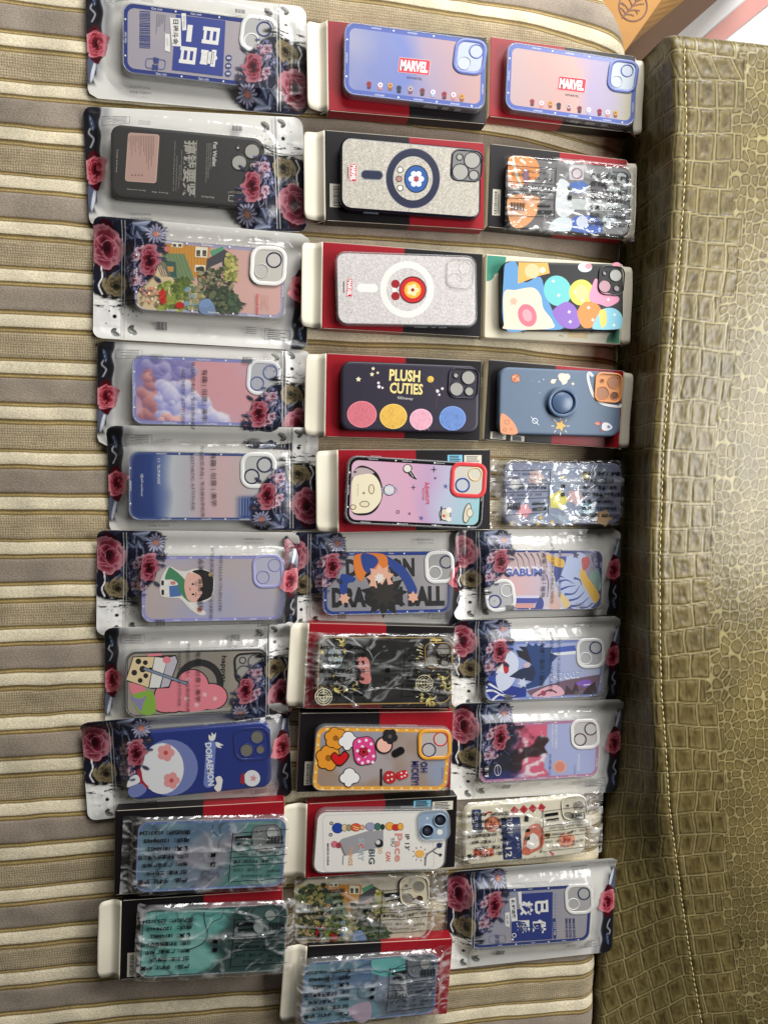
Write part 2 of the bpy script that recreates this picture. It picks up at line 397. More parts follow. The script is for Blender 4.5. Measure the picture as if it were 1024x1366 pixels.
def build_arm():
    ZT = 72.
    sp = np.array([[911, 80], [913, 160], [911, 240], [905, 330], [895, 450], [884, 600], [876, 750], [877, 850], [881, 920], [892.6, 1080], [906.7, 1200], [934.7, 1366]])
    zt = lambda y: ZT-74*smooth(-90, -760, np.asarray(y, float))
    sw = bp(sp, ZT)
    for _ in range(4): sw = np.vstack([bp([p], float(zt(q[1]))) for p, q in zip(sp, sw)])
    o_ = np.argsort(sw[:, 1]); sy, sx = sw[o_, 1], sw[o_, 0]
    pf = np.polyfit(sy, sx, 5)
    seam = lambda y: np.interp(y, np.concatenate([[-900], sy, [490]]), np.concatenate([[sx[0]+80], np.polyval(pf, sy), [sx[-1]-1]]))
    SEAM = 12.0
    yend = 471.0
    ys = np.concatenate([np.arange(-760, 454, 1.45), 454+17*np.sin(np.linspace(0, pi/2, 14))])
    ds = 1.3; sl = np.arange(-170, 175, ds)
    ny, nx = len(ys), len(sl)
    X = np.zeros((ny, nx)); Z = np.zeros((ny, nx))
    for j, y in enumerate(ys):
        xe = seam(y)-SEAM; xb = 452-16*smooth(-200, -620, y)
        z0 = float(zt(y)); pts = np.array([(xb+2, -260), (xb, -8), (xe, z0), (xe+40, z0+3), (xe+110, z0+5), (xe+300, z0-10)])
        dl = np.concatenate([[0], np.cumsum(np.linalg.norm(np.diff(pts, axis=0), axis=1))]); s0 = dl[2]
        ext = np.arange(-170-13, 175+13, ds)
        px = np.interp(ext+s0, dl, pts[:, 0]); pz = np.interp(ext+s0, dl, pts[:, 1])
        kn = 19; ker = np.hanning(kn); ker /= ker.sum()
        px = np.convolve(px, ker, 'same')[10:10+nx]; pz = np.convolve(pz, ker, 'same')[10:10+nx]
        X[j], Z[j] = px, pz
    # end rounding
    e = np.clip((ys-454)/17., 0, 1); Z -= (17*(1-np.sqrt(1-np.minimum(e, .9999)**2)))[:, None]
    Sx = np.repeat(sl[None], ny, 0); Yy = np.repeat(ys[:, None], nx, 1)
    # ---- crocodile scales
    rs = np.random.RandomState(4)
    pitch = 28.0
    wy = 5.0*(fbm(Sx/60, Yy/60, 21, 3)-.5)*2 - np.where(Sx < 0, .42*Sx*smooth(0, -500, Yy), 0)*1.0 + np.where(Sx > 40, 6*np.sin(Yy/70)*((Sx-40)/60), 0)
    q = (Yy+wy)/pitch; row = np.floor(q).astype(int); fq = q-row
    dy = np.minimum(fq, 1-fq)*pitch
    rr_ = rs.rand(400); off = (rs.rand(400)-.5)*10; slant = np.where(rs.rand(400) < .25, rs.uniform(-.5, .5, 400), rs.uniform(-.08, .08, 400))
    cw = 20+7*rs.rand(400)
    ri = np.mod(row+100, 400)
    cx = (Sx+off[ri]+slant[ri]*(fq-.5)*pitch+2.5*(vnoise(Sx/18, Yy/18, 31)-.5))/np.where(Sx < 0, 22, cw[ri]); cc = np.floor(cx); fc = cx-cc
    dx = np.minimum(fc, 1-fc)*np.where(Sx < 0, 22, cw[ri])
    D1 = np.minimum(dx, dy)
    # rounded corners
    big = D1 - np.where((dx < 5) & (dy < 5), np.maximum(0, 5-np.hypot(5-dx, 5-dy)*0-5), 0)
    lim = 74+26*(rr_[ri]-.5)
    # small scales: voronoi with graded pitch
    A = 10.6; U = (Sx+3*(vnoise(Sx/14, Yy/14, 41)-.5))/A; Vv = (Yy+.4*wy+4*(vnoise(Sx/16, Yy/16, 42)-.5))/(A*1.18)
    ui = np.floor(U).astype(int); vi = np.floor(Vv).astype(int)
    J = rs.rand(256, 256, 2); f1 = np.full(U.shape, 9.); f2 = np.full(U.shape, 9.)
    for i in (-2, -1, 0, 1, 2):
        for j in (-2, -1, 0, 1, 2):
            jj = J[np.mod(ui+i, 256), np.mod(vi+j, 256)]
            dd = np.hypot(ui+i+.15+.7*jj[..., 0]-U, (vi+j+.15+.7*jj[..., 1]-Vv))
            f2 = np.where(dd < f1, f1, np.minimum(f2, dd)); f1 = np.minimum(f1, dd)
    D2 = np.minimum((f2-f1)*A*.62, (.74-f1)*A*.95+.25*(vnoise(Sx/3, Yy/3, 44)-.5))
    D2 = np.maximum(D2, 0)
    isbig = Sx < lim
    D = np.where(isbig, D1, D2); Dlim = np.abs(Sx-lim)
    D = np.where(Sx > lim-3, np.minimum(D, Dlim+.3), D)
    sc = np.where(isbig, 1., .62)
    plate = smooth(.25, 2.4, D/sc); dimple = np.where(isbig, .55*smooth(4.5, 10, D1), .3*smooth(2.6, 4.5, D2))
    streak = (fbm(Sx/2.2, Yy/8, 51, 2)-.5)*2*isbig*smooth(.8, 2.5, D1)
    ridge_ = np.exp(-((D-.0)/.9)**2)*.75
    hgt = 1.15*plate-dimple*.8+ridge_*1.5+.22*streak+.55*(fbm(Sx/3.2, Yy/4.5, 52, 3)-.5)
    ds_ = np.abs(Sx-SEAM); hgt -= 1.0*np.exp(-(ds_/1.6)**2); hgt += .8*np.exp(-((ds_-5)/3.)**2)
    tx_ = np.gradient(X, axis=1); tz_ = np.gradient(Z, axis=1); nl = np.hypot(tx_, tz_); nxn, nzn = -tz_/nl, tx_/nl
    X += nxn*hgt; Z += nzn*hgt
    # two-tone finish of the embossed hide: pale rims, darker centres
    base = np.array([118, 104, 62.]); lite = np.array([160, 148, 102.]); dark = np.array([52, 40, 17.])
    rim = np.exp(-((D/sc-2.6)/1.6)**2); line = np.exp(-(D/np.where(isbig, .9, .75))**2); cen = np.where(isbig, smooth(4., 9., D1), smooth(2.8, 4.2, D2)*.5)
    moat = np.exp(-((D/np.where(isbig, 1., .85)-1.75)/np.where(isbig, .75, .8))**2)
    col = base+(lite-base)*np.clip(line*1.0+rim*.35, 0, 1)[..., None]
    col = col+(dark-col)*np.clip(cen*np.where(isbig, .26, .0)+.82*moat*(1-line)+.55*np.clip(streak, 0, 1), 0, .9)[..., None]
    col *= (.9+.25*(fbm(Sx/30, Yy/30, 61, 3)-.3))[..., None]
    # end wall
    Xe = np.repeat(X[-1:], 3, 0); Ze = np.vstack([Z[-1]-30, Z[-1]-150, Z[-1]-480]); Ye = np.full((3, nx), yend+.5)
    X = np.vstack([X, Xe]); Z = np.vstack([Z, Ze]); Yy = np.vstack([Yy, Ye]); col = np.concatenate([col, np.repeat(col[-1:], 3, 0)])
    V = np.column_stack([X.ravel(), Yy.ravel(), Z.ravel()])
    cl = S(np.clip(col.reshape(-1, 3), 0, 255))
    arm = mesh('armrest', V, grid_faces(ny+3, nx), LEATHER, None, cl, sm=True)
    arm.parent = SOFA
    # stitches
    SV = []; SF = []; n = 0; y = -740.
    xs_ = lambda yy: seam(yy)
    rs = np.random.RandomState(2)
    jc = int((SEAM+170)/ds)
    while y < 452:
        L = 6.2; j = int(np.searchsorted(ys, y)); z = Z[min(j, ny-1), jc]+.75
        x0, x1 = X[min(j, ny-1), jc]-.45, X[min(j+4, ny-1), jc]+.55
        for t in range(6):
            f = t/5; cx = x0+(x1-x0)*f; cy = y+L*f; cz = z+.75*sin(pi*f)-.35; r = .95*max(.25, sin(pi*(.1+.8*f)))
            for i in range(6): SV.append((cx+r*cos(i*pi/3), cy, cz+r*sin(i*pi/3)))
        for t in range(5):
            for i in range(6): SF.append((n+t*6+i, n+t*6+(i+1) % 6, n+(t+1)*6+(i+1) % 6, n+(t+1)*6+i))
        n += 36; y += 7.6
    mesh('stitching', SV, SF, plain('pale_thread', S((205, 190, 140)), .6), arm, sm=True)

# ------------------------------------------------------------------ cardboard boxes
RED = plain('red_card', S((150, 22, 34)), .36, .35, var=.08, bscale=30)
BLK = plain('black_card', S((26, 22, 24)), .36, .35, var=.2, bscale=30)
CRM = plain('cream_card', S((222, 214, 194)), .55, var=.05, bscale=30, bump=.1)
WHT = plain('white_card', S((222, 214, 190)), .35, var=.04, bscale=30)
BOXH = 18.
def box(corners, left, split, right, flap, label, fl=22., sticker=None, white=False):
    c, a, L, Wd = fit(corners, BOXH)
    t = empty('phone_case_box', c[0], c[1], 0, a, label, 'box', 'open cardboard boxes under the phone cases')
    h = BOXH; xs = [-L/2, (split-.5)*L, L/2]; V = []
    for x in xs: V += [(x, -Wd/2, 0), (x, Wd/2, 0), (x, Wd/2, h), (x, -Wd/2, h)]
    F = []; mi = []
    for k in (0, 1):
        o = 4*k
        for i in range(4):
            j = (i+1) % 4; F.append((o+i, o+4+i, o+4+j, o+j)[::-1]); mi.append(k)
    F.append((0, 1, 2, 3)[::-1]); mi.append(2); F.append((8, 9, 10, 11)); mi.append(2)
    b = mesh('box_body', V, F, [left, right, CRM], t, mi=mi)
    # outward normals
    import bmesh
    bm = bmesh.new(); bm.from_mesh(b.data); bmesh.ops.recalc_face_normals(bm, faces=bm.faces); bm.to_mesh(b.data); bm.free()
    md = b.modifiers.new('bevel', 'BEVEL'); md.width = .0007; md.segments = 2; md.limit_method = 'ANGLE'
    # paper-core edge lines along the long edges
    EV = []; EF = []
    for sy in (-1, 1):
        n = len(EV); y0 = sy*(Wd/2+.05)
        for x in (-L/2+2, L/2-2): EV += [(x, y0, h-.9), (x, y0+sy*.25, h-.9), (x, y0+sy*.25, h-.35), (x, y0, h-.35)]
        for i in range(4): EF.append((n+i, n+(i+1) % 4, n+4+(i+1) % 4, n+4+i))
    mesh('paper_edge', EV, EF, CRM, t)
    for sd in flap:
        sg = -1 if sd == 'l' else 1
        nx, ny = 14, 15; V = []
        rsd = np.random.RandomState(int(abs(c[0]*7+c[1]*3)) % 1000)
        cu = rsd.uniform(-1, 3)
        for j in range(ny):
            v = j/(ny-1)*2-1
            for i in range(nx):
                u = i/(nx-1)
                rc = .14; ww = 1-.035*u
                if u > 1-rc*1.6: ww -= .10*(1-math.sqrt(max(0, 1-((u-(1-rc*1.6))/(rc*1.6))**2)))
                x = sg*(L/2-.2+fl*u); z = h-.3-5.5*sin(min(u/.42, 1)*pi/2)+ (u > .42)*(u-.42)*(2+cu)*3*.55 + .9*sin(3*v+cu)*u
                V.append((x, v*Wd/2*ww, z))
        f = mesh('end_flap', V, grid_faces(ny, nx), CRM, t, sm=True)
        s = f.modifiers.new('thick', 'SOLIDIFY'); s.thickness = .0006
        # small torn dust tab at the lower corner
        y0 = -Wd/2
        mesh('dust_tab', [(sg*(L/2), y0, h-1), (sg*(L/2+8), y0-1.5, h-7), (sg*(L/2+1), y0+3, h-9), (sg*(L/2), y0-.4, h-1.5), (sg*(L/2+8), y0-1.9, h-7.5), (sg*(L/2+1), y0+2.6, h-9.5)],
             [(0, 1, 2), (5, 4, 3), (0, 3, 4, 1), (1, 4, 5, 2), (2, 5, 3, 0)], CRM, t)
    if sticker:
        k = Ink(None, h+.05)
        for (x, y, w, hh, kind) in sticker:
            x0, y0 = x*L, y*Wd
            k.addl([(x0-w/2, y0-hh/2), (x0+w/2, y0-hh/2), (x0+w/2, y0+hh/2), (x0-w/2, y0+hh/2)], [(0, 1, 2, 3)], (215, 208, 192) if kind != 'b' else (120, 190, 215))
            rs = np.random.RandomState(3)
            if kind in ('c', 'r'):
                p = -hh/2+1.5
                while p < hh/2-2:
                    w_ = rs.uniform(.4, 1.2)
                    k.addl([(x0-w*.3, y0+p), (x0+w*.05, y0+p), (x0+w*.05, y0+p+w_), (x0-w*.3, y0+p+w_)], [(0, 1, 2, 3)], (25, 25, 28)); p += w_+rs.uniform(.5, 1.1)
                for q_ in (.14, .24, .34):
                    k.addl([(x0+w*q_, y0-hh*.4), (x0+w*(q_+.045), y0-hh*.4), (x0+w*(q_+.045), y0+hh*.35), (x0+w*q_, y0+hh*.35)], [(0, 1, 2, 3)], (60, 60, 60))
            else:
                for q_ in np.linspace(-.35, .35, 5):
                    k.addl([(x0-w*.38, y0+hh*q_-.5), (x0+w*.38*rs.uniform(.6, 1), y0+hh*q_-.5), (x0+w*.38*rs.uniform(.6, 1), y0+hh*q_+.5), (x0-w*.38, y0+hh*q_+.5)], [(0, 1, 2, 3)], (50, 50, 60))
        k.build('label_sticker', t)
    if white:
        k = Ink(None, h+.05)
        def qc(x, y, r, a0, a1, col):
            aa = np.radians(np.linspace(a0, a1, 14)); k.addl(np.vstack([[(x, y)], np.column_stack([x+r*np.cos(aa), y+r*np.sin(aa)])]), [tuple(range(15))], col)
        qc(-L/2+1, Wd/2-1, 22, 270, 360, (60, 140, 118)); qc(-L/2+1, Wd/2-20, 9, 270, 360, (70, 150, 126)); qc(L/2-1, -Wd/2+1, 16, 90, 180, (84, 150, 120))
        k.txl = None
        k.P = lambda p: np.column_stack([p[:, 0], -p[:, 1]])
        k.tx('iP', -L/2+45, Wd/2-8, 3.2, 0, (50, 45, 40)); k.tx('Pro', -L/2+90, Wd/2-6, 2.4, 0, (90, 80, 70)); k.rr(L*.18, Wd*.38, 24, 12, 2, 0, (222, 196, 150))
        k.build('box_print', t)
    return t

# ------------------------------------------------------------------ phone cases
class Case:
    def __init__(s, corners, z0, H, view, label, shell, panel=None, pmat=None, r=11., lip=1.3, rough=None, res=1.15, LW=None, shellmat=None):
        zt = z0+H; c, a, L, Wd = fit(corners, zt)
        L = float(np.clip(L, 143, 153)); Wd = float(np.clip(Wd, 70, 76))
        s.c, s.a, s.L, s.W, s.H = c, a, L, Wd, H
        s.t = empty('phone_case', c[0], c[1], z0, a, label, 'phone case', 'phone cases laid out for sale')
        s.v = view
        clear = shell == 'clear'
        top = H-.45 if clear else H
        s.top = top
        ca, sa = cos(-a), sin(-a)
        def P(p):
            p = np.asarray(p, float).reshape(-1, 2)
            w = bp(np.column_stack([view[0]+p[:, 0]/view[2], view[1]+p[:, 1]/view[2]]), zt)-c
            return np.column_stack([w[:, 0]*ca-w[:, 1]*sa, w[:, 0]*sa+w[:, 1]*ca])
        s.P = P
        R = lambda ins, z: ring3(rr(L-2*ins, Wd-2*ins, r-ins*.6), z)
        if clear:
            V, F = loft([R(1.6, 0), R(.5, .5), R(0, 1.8), R(0, H-1.8), R(.35, H-.6), R(1.0, H-.05), R(1.5, H), R(2.0, H-.15), R(2.3, top-.1)])
            sm_ = CLEAR
        else:
            V, F = loft([R(1.6, 0), R(.5, .5), R(0, 1.8), R(0, H-2.4), R(.3, H-1.1), R(.9, H-.35), R(1.9, H), R(4., H)])
            n = len(rr(L, Wd, r)); F = F+[tuple(range(len(V)-n, len(V)))]
            sm_ = shellmat or plain('case_plastic_%d_%d_%d' % tuple(shell), S(shell), rough or .45, .5, bump=.06, bscale=3000)
        s.shell = mesh('shell', V, F, sm_, s.t, sm=True, cols=None)
        if not clear:
            for p in s.shell.data.polygons:
                if len(p.vertices) > 4: p.use_smooth = False
        if panel is not None:
            X, Y = rr_grid(L-4.4, Wd-4.4, r-2, res)
            col = panel((X/L+.5).ravel(), (.5-Y/Wd).ravel())
            pz = top+(0. if clear else .05)
            V = np.column_stack([X.ravel(), Y.ravel(), np.full(X.size, pz)])
            mesh('back_panel', V, grid_faces(*X.shape), pmat or PANEL, s.t, S(np.clip(col, 0, 255)))
        s.k = Ink(P, top+.10)
    def border(s, ins, w, col, name='rim_band'):
        n = Ink(None, s.top+.07)
        A = rr(s.L-2*ins, s.W-2*ins, 11-ins*.6); B = rr(s.L-2*(ins+w), s.W-2*(ins+w), max(3, 11-(ins+w)*.7)); m = len(A)
        n.addl(np.vstack([A, B]), [(i, (i+1) % m, m+(i+1) % m, m+i) for i in range(m)], col)
        n.build(name, s.t, GLOSSP); s.ins = ins+w/2
    def btext(s, st, col=(235, 235, 240), h=2.0, top=(.22, .47), bot=(.25, .52, .78), left=(.5,), right=(), dots=True, flipb=False):
        L, Wd, i = s.L, s.W, s.ins; k = s.k; P0 = k.P; k.P = lambda p: np.column_stack([p[:, 0], -p[:, 1]])
        for f in top: k.tx(st, (f-.5)*L, -(Wd/2-i), h, 0, col)
        for f in bot: k.tx(st, (f-.5)*L, (Wd/2-i), h, 0 if not flipb else 180, col)
        for f in left: k.tx(st, -(L/2-i), (f-.5)*Wd, h, 90, col)
        for f in right: k.tx(st, (L/2-i), (f-.5)*Wd, h, 90, col)
        if dots:
            for f in (.34, .62): k.circ((f-.5)*L, -(Wd/2-i), .9, col, n=10)
            for f in (.38, .65, .9): k.circ((f-.5)*L, (Wd/2-i), .9, col, n=10)
            for f in (.25, .75): k.circ(-(L/2-i), (f-.5)*Wd, .9, col, n=10)
        k.P = P0
    def extr(s, outer, scale_pairs, name, col, mat, z0=None):    # raised ring built from a zoom-space outline
        z0 = s.top+.06+s.k.lay*s.k.dz if z0 is None else z0
        rings = [ring3(s.P(o), z0+z) for o, z in scale_pairs(outer)]
        V, F = loft(rings); return mesh(name, V, F, mat, s.t, sm=True)
    def frame(s, cx, cy, w, h, r, t, ang, col, hgt=.55, inner=None, mat=None, name='camera_frame'):
        k = s.k
        if inner is not None: k.rr(cx, cy, w-t, h-t, max(r-t/2, 1), ang, inner)
        g = lambda d: k._rr(cx, cy, w-2*d, h-2*d, max(r-d, 1.), ang)
        f = lambda _: [(g(0), 0), (g(0), hgt*.6), (g(t*.18), hgt), (g(t*.82), hgt), (g(t), hgt*.5), (g(t), .0)]
        return s.extr(None, f, name, col, mat or plain('frame_%d_%d_%d' % tuple(col), S(col), .3, .5))
    def lens(s, x, y, r, w, col, fill=None, hgt=.5, mat=None):
        if fill is not None: s.k.circ(x, y, r, fill)
        a = np.arange(28)*2*pi/28
        g = lambda d: np.column_stack([x+(r-d)*np.cos(a), y-(r-d)*np.sin(a)])
        f = lambda _: [(g(0), 0), (g(0), hgt*.6), (g(w*.25), hgt), (g(w*.75), hgt), (g(w), hgt*.4), (g(w), .0)]
        return s.extr(None, f, 'lens_ring', col, mat or plain('frame_%d_%d_%d' % tuple(col), S(col), .3, .5), z0=s.top+.08+s.k.lay*s.k.dz)
    def buttons(s, spans, side=-1, col=None):
        for f0, f1 in spans:
            x0, x1 = (f0-.5)*s.L, (f1-.5)*s.L; y = side*s.W/2; h = s.H
            R = rr(x1-x0, 3.4, 1.6, 3); cx = (x0+x1)/2; rings = []
            for d, o_ in ((0, -.2), (0, .7), (.5, 1.0)):
                q = rr(x1-x0-2*d, 3.4-2*d, 1.5-d*.5, 3); rings.append(np.column_stack([cx+q[:, 0], np.full(len(q), y+side*o_), h*.55+q[:, 1]]))
            V, F = loft(rings); n = len(R); F.append(tuple(range(2*n, 3*n)))
            mesh('side_button', V, F, CLEAR if col is None else plain('btn_%d_%d_%d' % tuple(col), S(col), .4), s.t)
    def done(s): s.k.build('printed_design', s.t)

def flat(c): return lambda U, V: np.tile(np.array(c, float), (len(U), 1))
def mixc(a, b, t): return np.asarray(a, float)+(np.asarray(b, float)-np.asarray(a, float))*np.asarray(t)[:, None]
def iris(pal, seed, sc=2.2, grain=0):
    def f(U, V):
        x, y = U*sc, V*sc*.5; t1 = smooth(.3, .7, fbm(x, y, seed, 3)); t2 = smooth(.3, .7, fbm(x+5, y+3, seed+11, 3))
        c = mixc(pal[0], pal[1], t1); c = c+(np.asarray(pal[2], float)-c)*t2[:, None]
        if len(pal) > 3:
            t3 = smooth(.62, .8, fbm(x+9, y+1, seed+23, 3)); c = c+(np.asarray(pal[3], float)-c)*t3[:, None]
        return c
    return f
def grain(c, amp, seed=1):
    def f(U, V):
        r = np.random.RandomState(seed).rand(len(U)); n = fbm(U*150, V*75, seed, 2)
        return np.array(c, float)[None]*(1+amp*((r-.5)*.6+(n-.5)*1.2))[:, None]
    return f
# ------------------------------------------------------------------ pouches and cellophane sleeves
def blob(x, y, cx, cy, rx, ry, ang=0, soft=.12, wob=0, seed=0):
    c, s = cos(radians(ang)), sin(radians(ang)); u = ((x-cx)*c+(y-cy)*s)/rx; v = (-(x-cx)*s+(y-cy)*c)/ry
    q = np.hypot(u, v)
    if wob: q = q+wob*(fbm(x/5+seed*3, y/5+seed*5, seed+70, 2)-.5)*2
    return smooth(1+soft*.5, 1-soft*.5, q), q, u, v

def paint_pouch(x, y, seed):
    """floral print of the zip pouch; x mm from the zip end, y mm down (nominal 208 x 115)"""
    sh = x.shape; C = np.zeros(sh+(3,)); C[:] = (225, 225, 222); A = np.zeros(sh); rs = np.random.RandomState(5)
    def put(mask, col, alpha=1.):
        nonlocal C, A
        m = np.clip(mask*alpha, 0, 1); col = np.asarray(col, float)
        if col.ndim == 1: col = np.broadcast_to(col, sh+(3,))
        den = np.maximum(m+A*(1-m), 1e-6)
        C = (col*m[..., None]+C*(A*(1-m))[..., None])/den[..., None]; A = m+A*(1-m)
    sub = x < 84
    def leaf(cx, cy, ln, wd, ang, col, vein=(165, 172, 190)):
        c, s = cos(radians(ang)), sin(radians(ang)); u = ((x-cx)*c+(y-cy)*s)/ln; v = (-(x-cx)*s+(y-cy)*c)/wd
        sh_ = np.sqrt(np.clip(np.sin(np.clip(u, 0, 1)*pi), 0, 1)); m = smooth(1.0, .8, np.abs(v)/np.maximum(sh_, .02))*((u > 0) & (u < 1))
        k = np.clip(.75+.35*(v > 0)-.4*np.abs(v), .4, 1.3)[..., None]
        put(m, np.asarray(col)*k); put(m*smooth(.14, .04, np.abs(v)), vein, .7)
    def stem(p, w, col):
        p = Ink.cr(p, 8, False); d = np.full(sh, 99.)
        for a, b in zip(p[:-1], p[1:]):
            ab = b-a; t = np.clip(((x-a[0])*ab[0]+(y-a[1])*ab[1])/max(ab@ab, 1e-6), 0, 1); d = np.minimum(d, np.hypot(x-a[0]-t*ab[0], y-a[1]-t*ab[1]))
        put(smooth(w, w*.55, d), col)
    def rose(cx, cy, rx, ry, cols, sd, rings=4, n0=7):
        dk, md, lt = [np.array(c, float) for c in cols]; r = np.random.RandomState(sd)
        m, q, u, v = blob(x, y, cx, cy, rx, ry, 0, .06, .10, sd); put(m, dk*.8)
        for k in range(rings):
            f = 1-k/rings; n = max(3, n0-k)
            for j in range(n):
                a = 2*pi*(j+.37*k+r.rand()*.75)/n; rq = r.uniform(.42, .70); px, py = cx+cos(a)*rx*f*rq, cy+sin(a)*ry*f*rq
                m, q, u, v = blob(x, y, px, py, rx*(.36+.22*f), ry*(.34+.20*f), math.degrees(a)+r.uniform(-40, 40), .10, .24, sd+k*9+j)
                dc = np.hypot((x-cx)/rx, (y-cy)/ry); sh2 = np.clip((dc-.12-.15*k*0)*.95+.30*np.clip(-u*0+q-.45, 0, 1)+.12*(fbm(x/1.6, y/4, sd+j, 2)-.5), 0, 1)
                c = dk+(md-dk)*smooth(.05, .5, sh2)[..., None]; c = c+(lt-c)*smooth(.45, .95, sh2)[..., None]
                c = c*(1-.35*smooth(.55, .1, q))[..., None]
                put(m, c); put(m*smooth(.09, .02, np.abs(q-.93)), lt*1.08, .8)
        m, q, u, v = blob(x, y, cx, cy, rx*.2, ry*.2, 0, .3); put(m, dk*.7)
    # backing
    nav = np.array([24, 25, 40.])
    bgv = nav*(.75+.9*fbm(x/9, y/9, 90, 3))[..., None]
    bm = np.zeros(sh)
    for e in ((14, 22, 24, 26), (36, 18, 26, 22), (52, 16, 16, 18), (36, 42, 22, 26), (18, 52, 20, 20), (48, 40, 13, 17), (30, 62, 16, 12), (10, 66, 12, 8)):
        bm = np.maximum(bm, blob(x, y, *e, 0, .16, .13, 3)[0])
    put(bm*smooth(70, 66, x), bgv, .97)
    for i in range(70):
        a = rs.uniform(0, 360); px, py = rs.uniform(14, 62), rs.uniform(2, 70)
        if (px-10)/62+(py)/95 > 1.12: continue
        c = [(62, 70, 104), (88, 92, 126), (44, 52, 78), (104, 104, 140), (70, 62, 92), (36, 40, 60)][rs.randint(6)]
        leaf(px, py, rs.uniform(5, 11), rs.uniform(.9, 2.1), a, c, (110, 116, 146))
    for p in (((36, 10), (40, 24), (38, 40), (46, 58)), ((44, 14), (48, 30), (42, 50)), ((28, 30), (34, 46), (44, 60), (40, 72)), ((20, 40), (32, 52), (36, 66)), ((50, 30), (40, 44), (34, 60))): stem(p, .75, (118, 122, 152))
    for i in range(26):
        px, py = rs.uniform(32, 52), rs.uniform(40, 74); m, q, u, v = blob(x, y, px, py, rs.uniform(.8, 2), rs.uniform(.8, 2), 0, .3); put(m, [(130, 130, 175), (92, 96, 150), (176, 170, 205)][rs.randint(3)])
    for (px, py, l, w, a, c) in ((36, 3, 17, 4.6, 22, (134, 146, 178)), (37, 5, 16, 4.4, 62, (110, 122, 160)), (38, 4, 15, 4.2, -12, (150, 160, 190)), (38, 5, 12, 3.4, 98, (92, 104, 142)), (29, 12, 11, 3.2, 40, (74, 84, 120))): leaf(px, py, l, w, a, c, (205, 210, 222))
    def daisy(cx, cy, r, col, n=15):
        for j in range(n): leaf(cx, cy, r*(.85+.25*((j*7) % 3)/2), r*.15, 360*j/n+5, col, (120, 118, 150))
        m, q, u, v = blob(x, y, cx, cy, r*.26, r*.26, 0, .3); put(m, (190, 120, 96))
    daisy(59, 13, 10.5, (188, 184, 212)); daisy(66, 27, 6, (64, 70, 100), 11)
    for px, py, r in ((45, 31, 5), (40, 37, 4), (44, 53, 5.2), (39, 60, 4.2), (47, 60, 3.4)): rose(px, py, r, r*1.05, ((110, 60, 80), (176, 130, 148), (212, 184, 194)), int(px), 2, 4)
    rose(53, 40, 8.5, 16, ((66, 6, 20), (126, 28, 46), (188, 120, 132)), 11, 3, 5)
    rose(20, 63, 10, 10.5, ((44, 38, 28), (92, 80, 56), (150, 134, 100)), 17, 3, 6)
    rose(11, 27, 13, 24, ((66, 6, 22), (130, 38, 56), (190, 128, 138)), 23, 3, 6)
    for (px, py, a_, c_) in ((24, 40, 60, (70, 76, 108)), (27, 34, 20, (96, 100, 134)), (25, 22, -30, (60, 64, 92)), (47, 52, 80, (84, 88, 124)), (44, 46, 110, (120, 124, 160)), (58, 54, 40, (70, 74, 108)), (60, 30, -20, (50, 54, 78)), (61, 36, 10, (84, 90, 120)), (10, 50, 70, (40, 44, 62)), (24, 48, 130, (110, 116, 148))): leaf(px, py, 9, 1.7, a_, c_, (130, 134, 160))
    C *= .84
    # brush strokes, white end panel, dots, leaves
    wp = smooth(27, 25, x)*smooth(70, 76, y+3*fbm(x/4, y/4, 95)); st = (fbm(x/14, y/1.3, 97, 3) > .53)
    put(smooth(27, 25.5, x)*smooth(77, 79, y+6*(fbm(x/6, y/1.2, 96, 2)-.5)), (232, 230, 226), .93)
    br = blob(x, y, 22, 78, 20, 6, -4, .5, .3, 5)[0]; put(br*st, (16, 15, 18), .95)
    br = blob(x, y, 10, 83, 9, 3, 6, .6, .3, 6)[0]; put(br*st, (16, 15, 18), .9)
    stem(((7, 46), (8, 56), (5, 64), (8, 72)), .9, (225, 222, 216))
    for px, py, r in ((20, 93, 1.9), (27, 90, .8), (33, 91, .7), (38, 88, .6), (41, 92, .5), (15, 88, .6), (30, 84, .7), (12, 100, .6), (24, 86, .6), (46, 90, .5)): put(blob(x, y, px, py, r, r, 0, .25)[0], (10, 10, 12))
    for px, py, a in ((33, 104, 30), (17, 108, 25)):
        leaf(px, py, 9, 2.6, a, (148, 148, 142), (90, 90, 86)); leaf(px, py, 6, 2.2, a-62, (112, 114, 108), (80, 80, 76))
    # seal end: black wavy band, rose, white and grey swooshes
    e = 208-x; bx_ = 6.0+10*smooth(50, 80, y)-3*smooth(104, 115, y)+1.6*np.sin(y/4.3)+2.*np.sin(y/9.+1)+6*smooth(40, 8, y)*0
    put(smooth(.8, -.8, e-bx_)*smooth(10, 18, y), np.array([14, 14, 20.])*(.7+.8*fbm(x/6, y/9, 99, 2))[..., None], .93)
    put(smooth(9, 0, np.abs(e-bx_-4))*smooth(14, 24, y)*.4, (120, 122, 134))
    put(smooth(1.6, .6, np.abs(e-bx_-2.2-2*np.sin(y/9)))*smooth(20, 26, y)*smooth(62, 56, y), (26, 26, 36), .9)
    sw = blob(x, y, 208-3, 30, 5, 16, 12, .5)[0]; put(sw, (96, 104, 128), .8); sw = blob(x, y, 208-5, 26, 1.6, 12, 12, .5)[0]; put(sw, (214, 216, 222), .9)
    rose(200, 54, 8, 19, ((84, 8, 22), (140, 28, 44), (190, 120, 128)), 31, 3, 5)
    stem(((203, 76), (200, 84), (204, 90), (199, 98)), 1.0, (150, 148, 152)); leaf(200, 92, 14, 3, 80, (58, 70, 96))
    return C, A

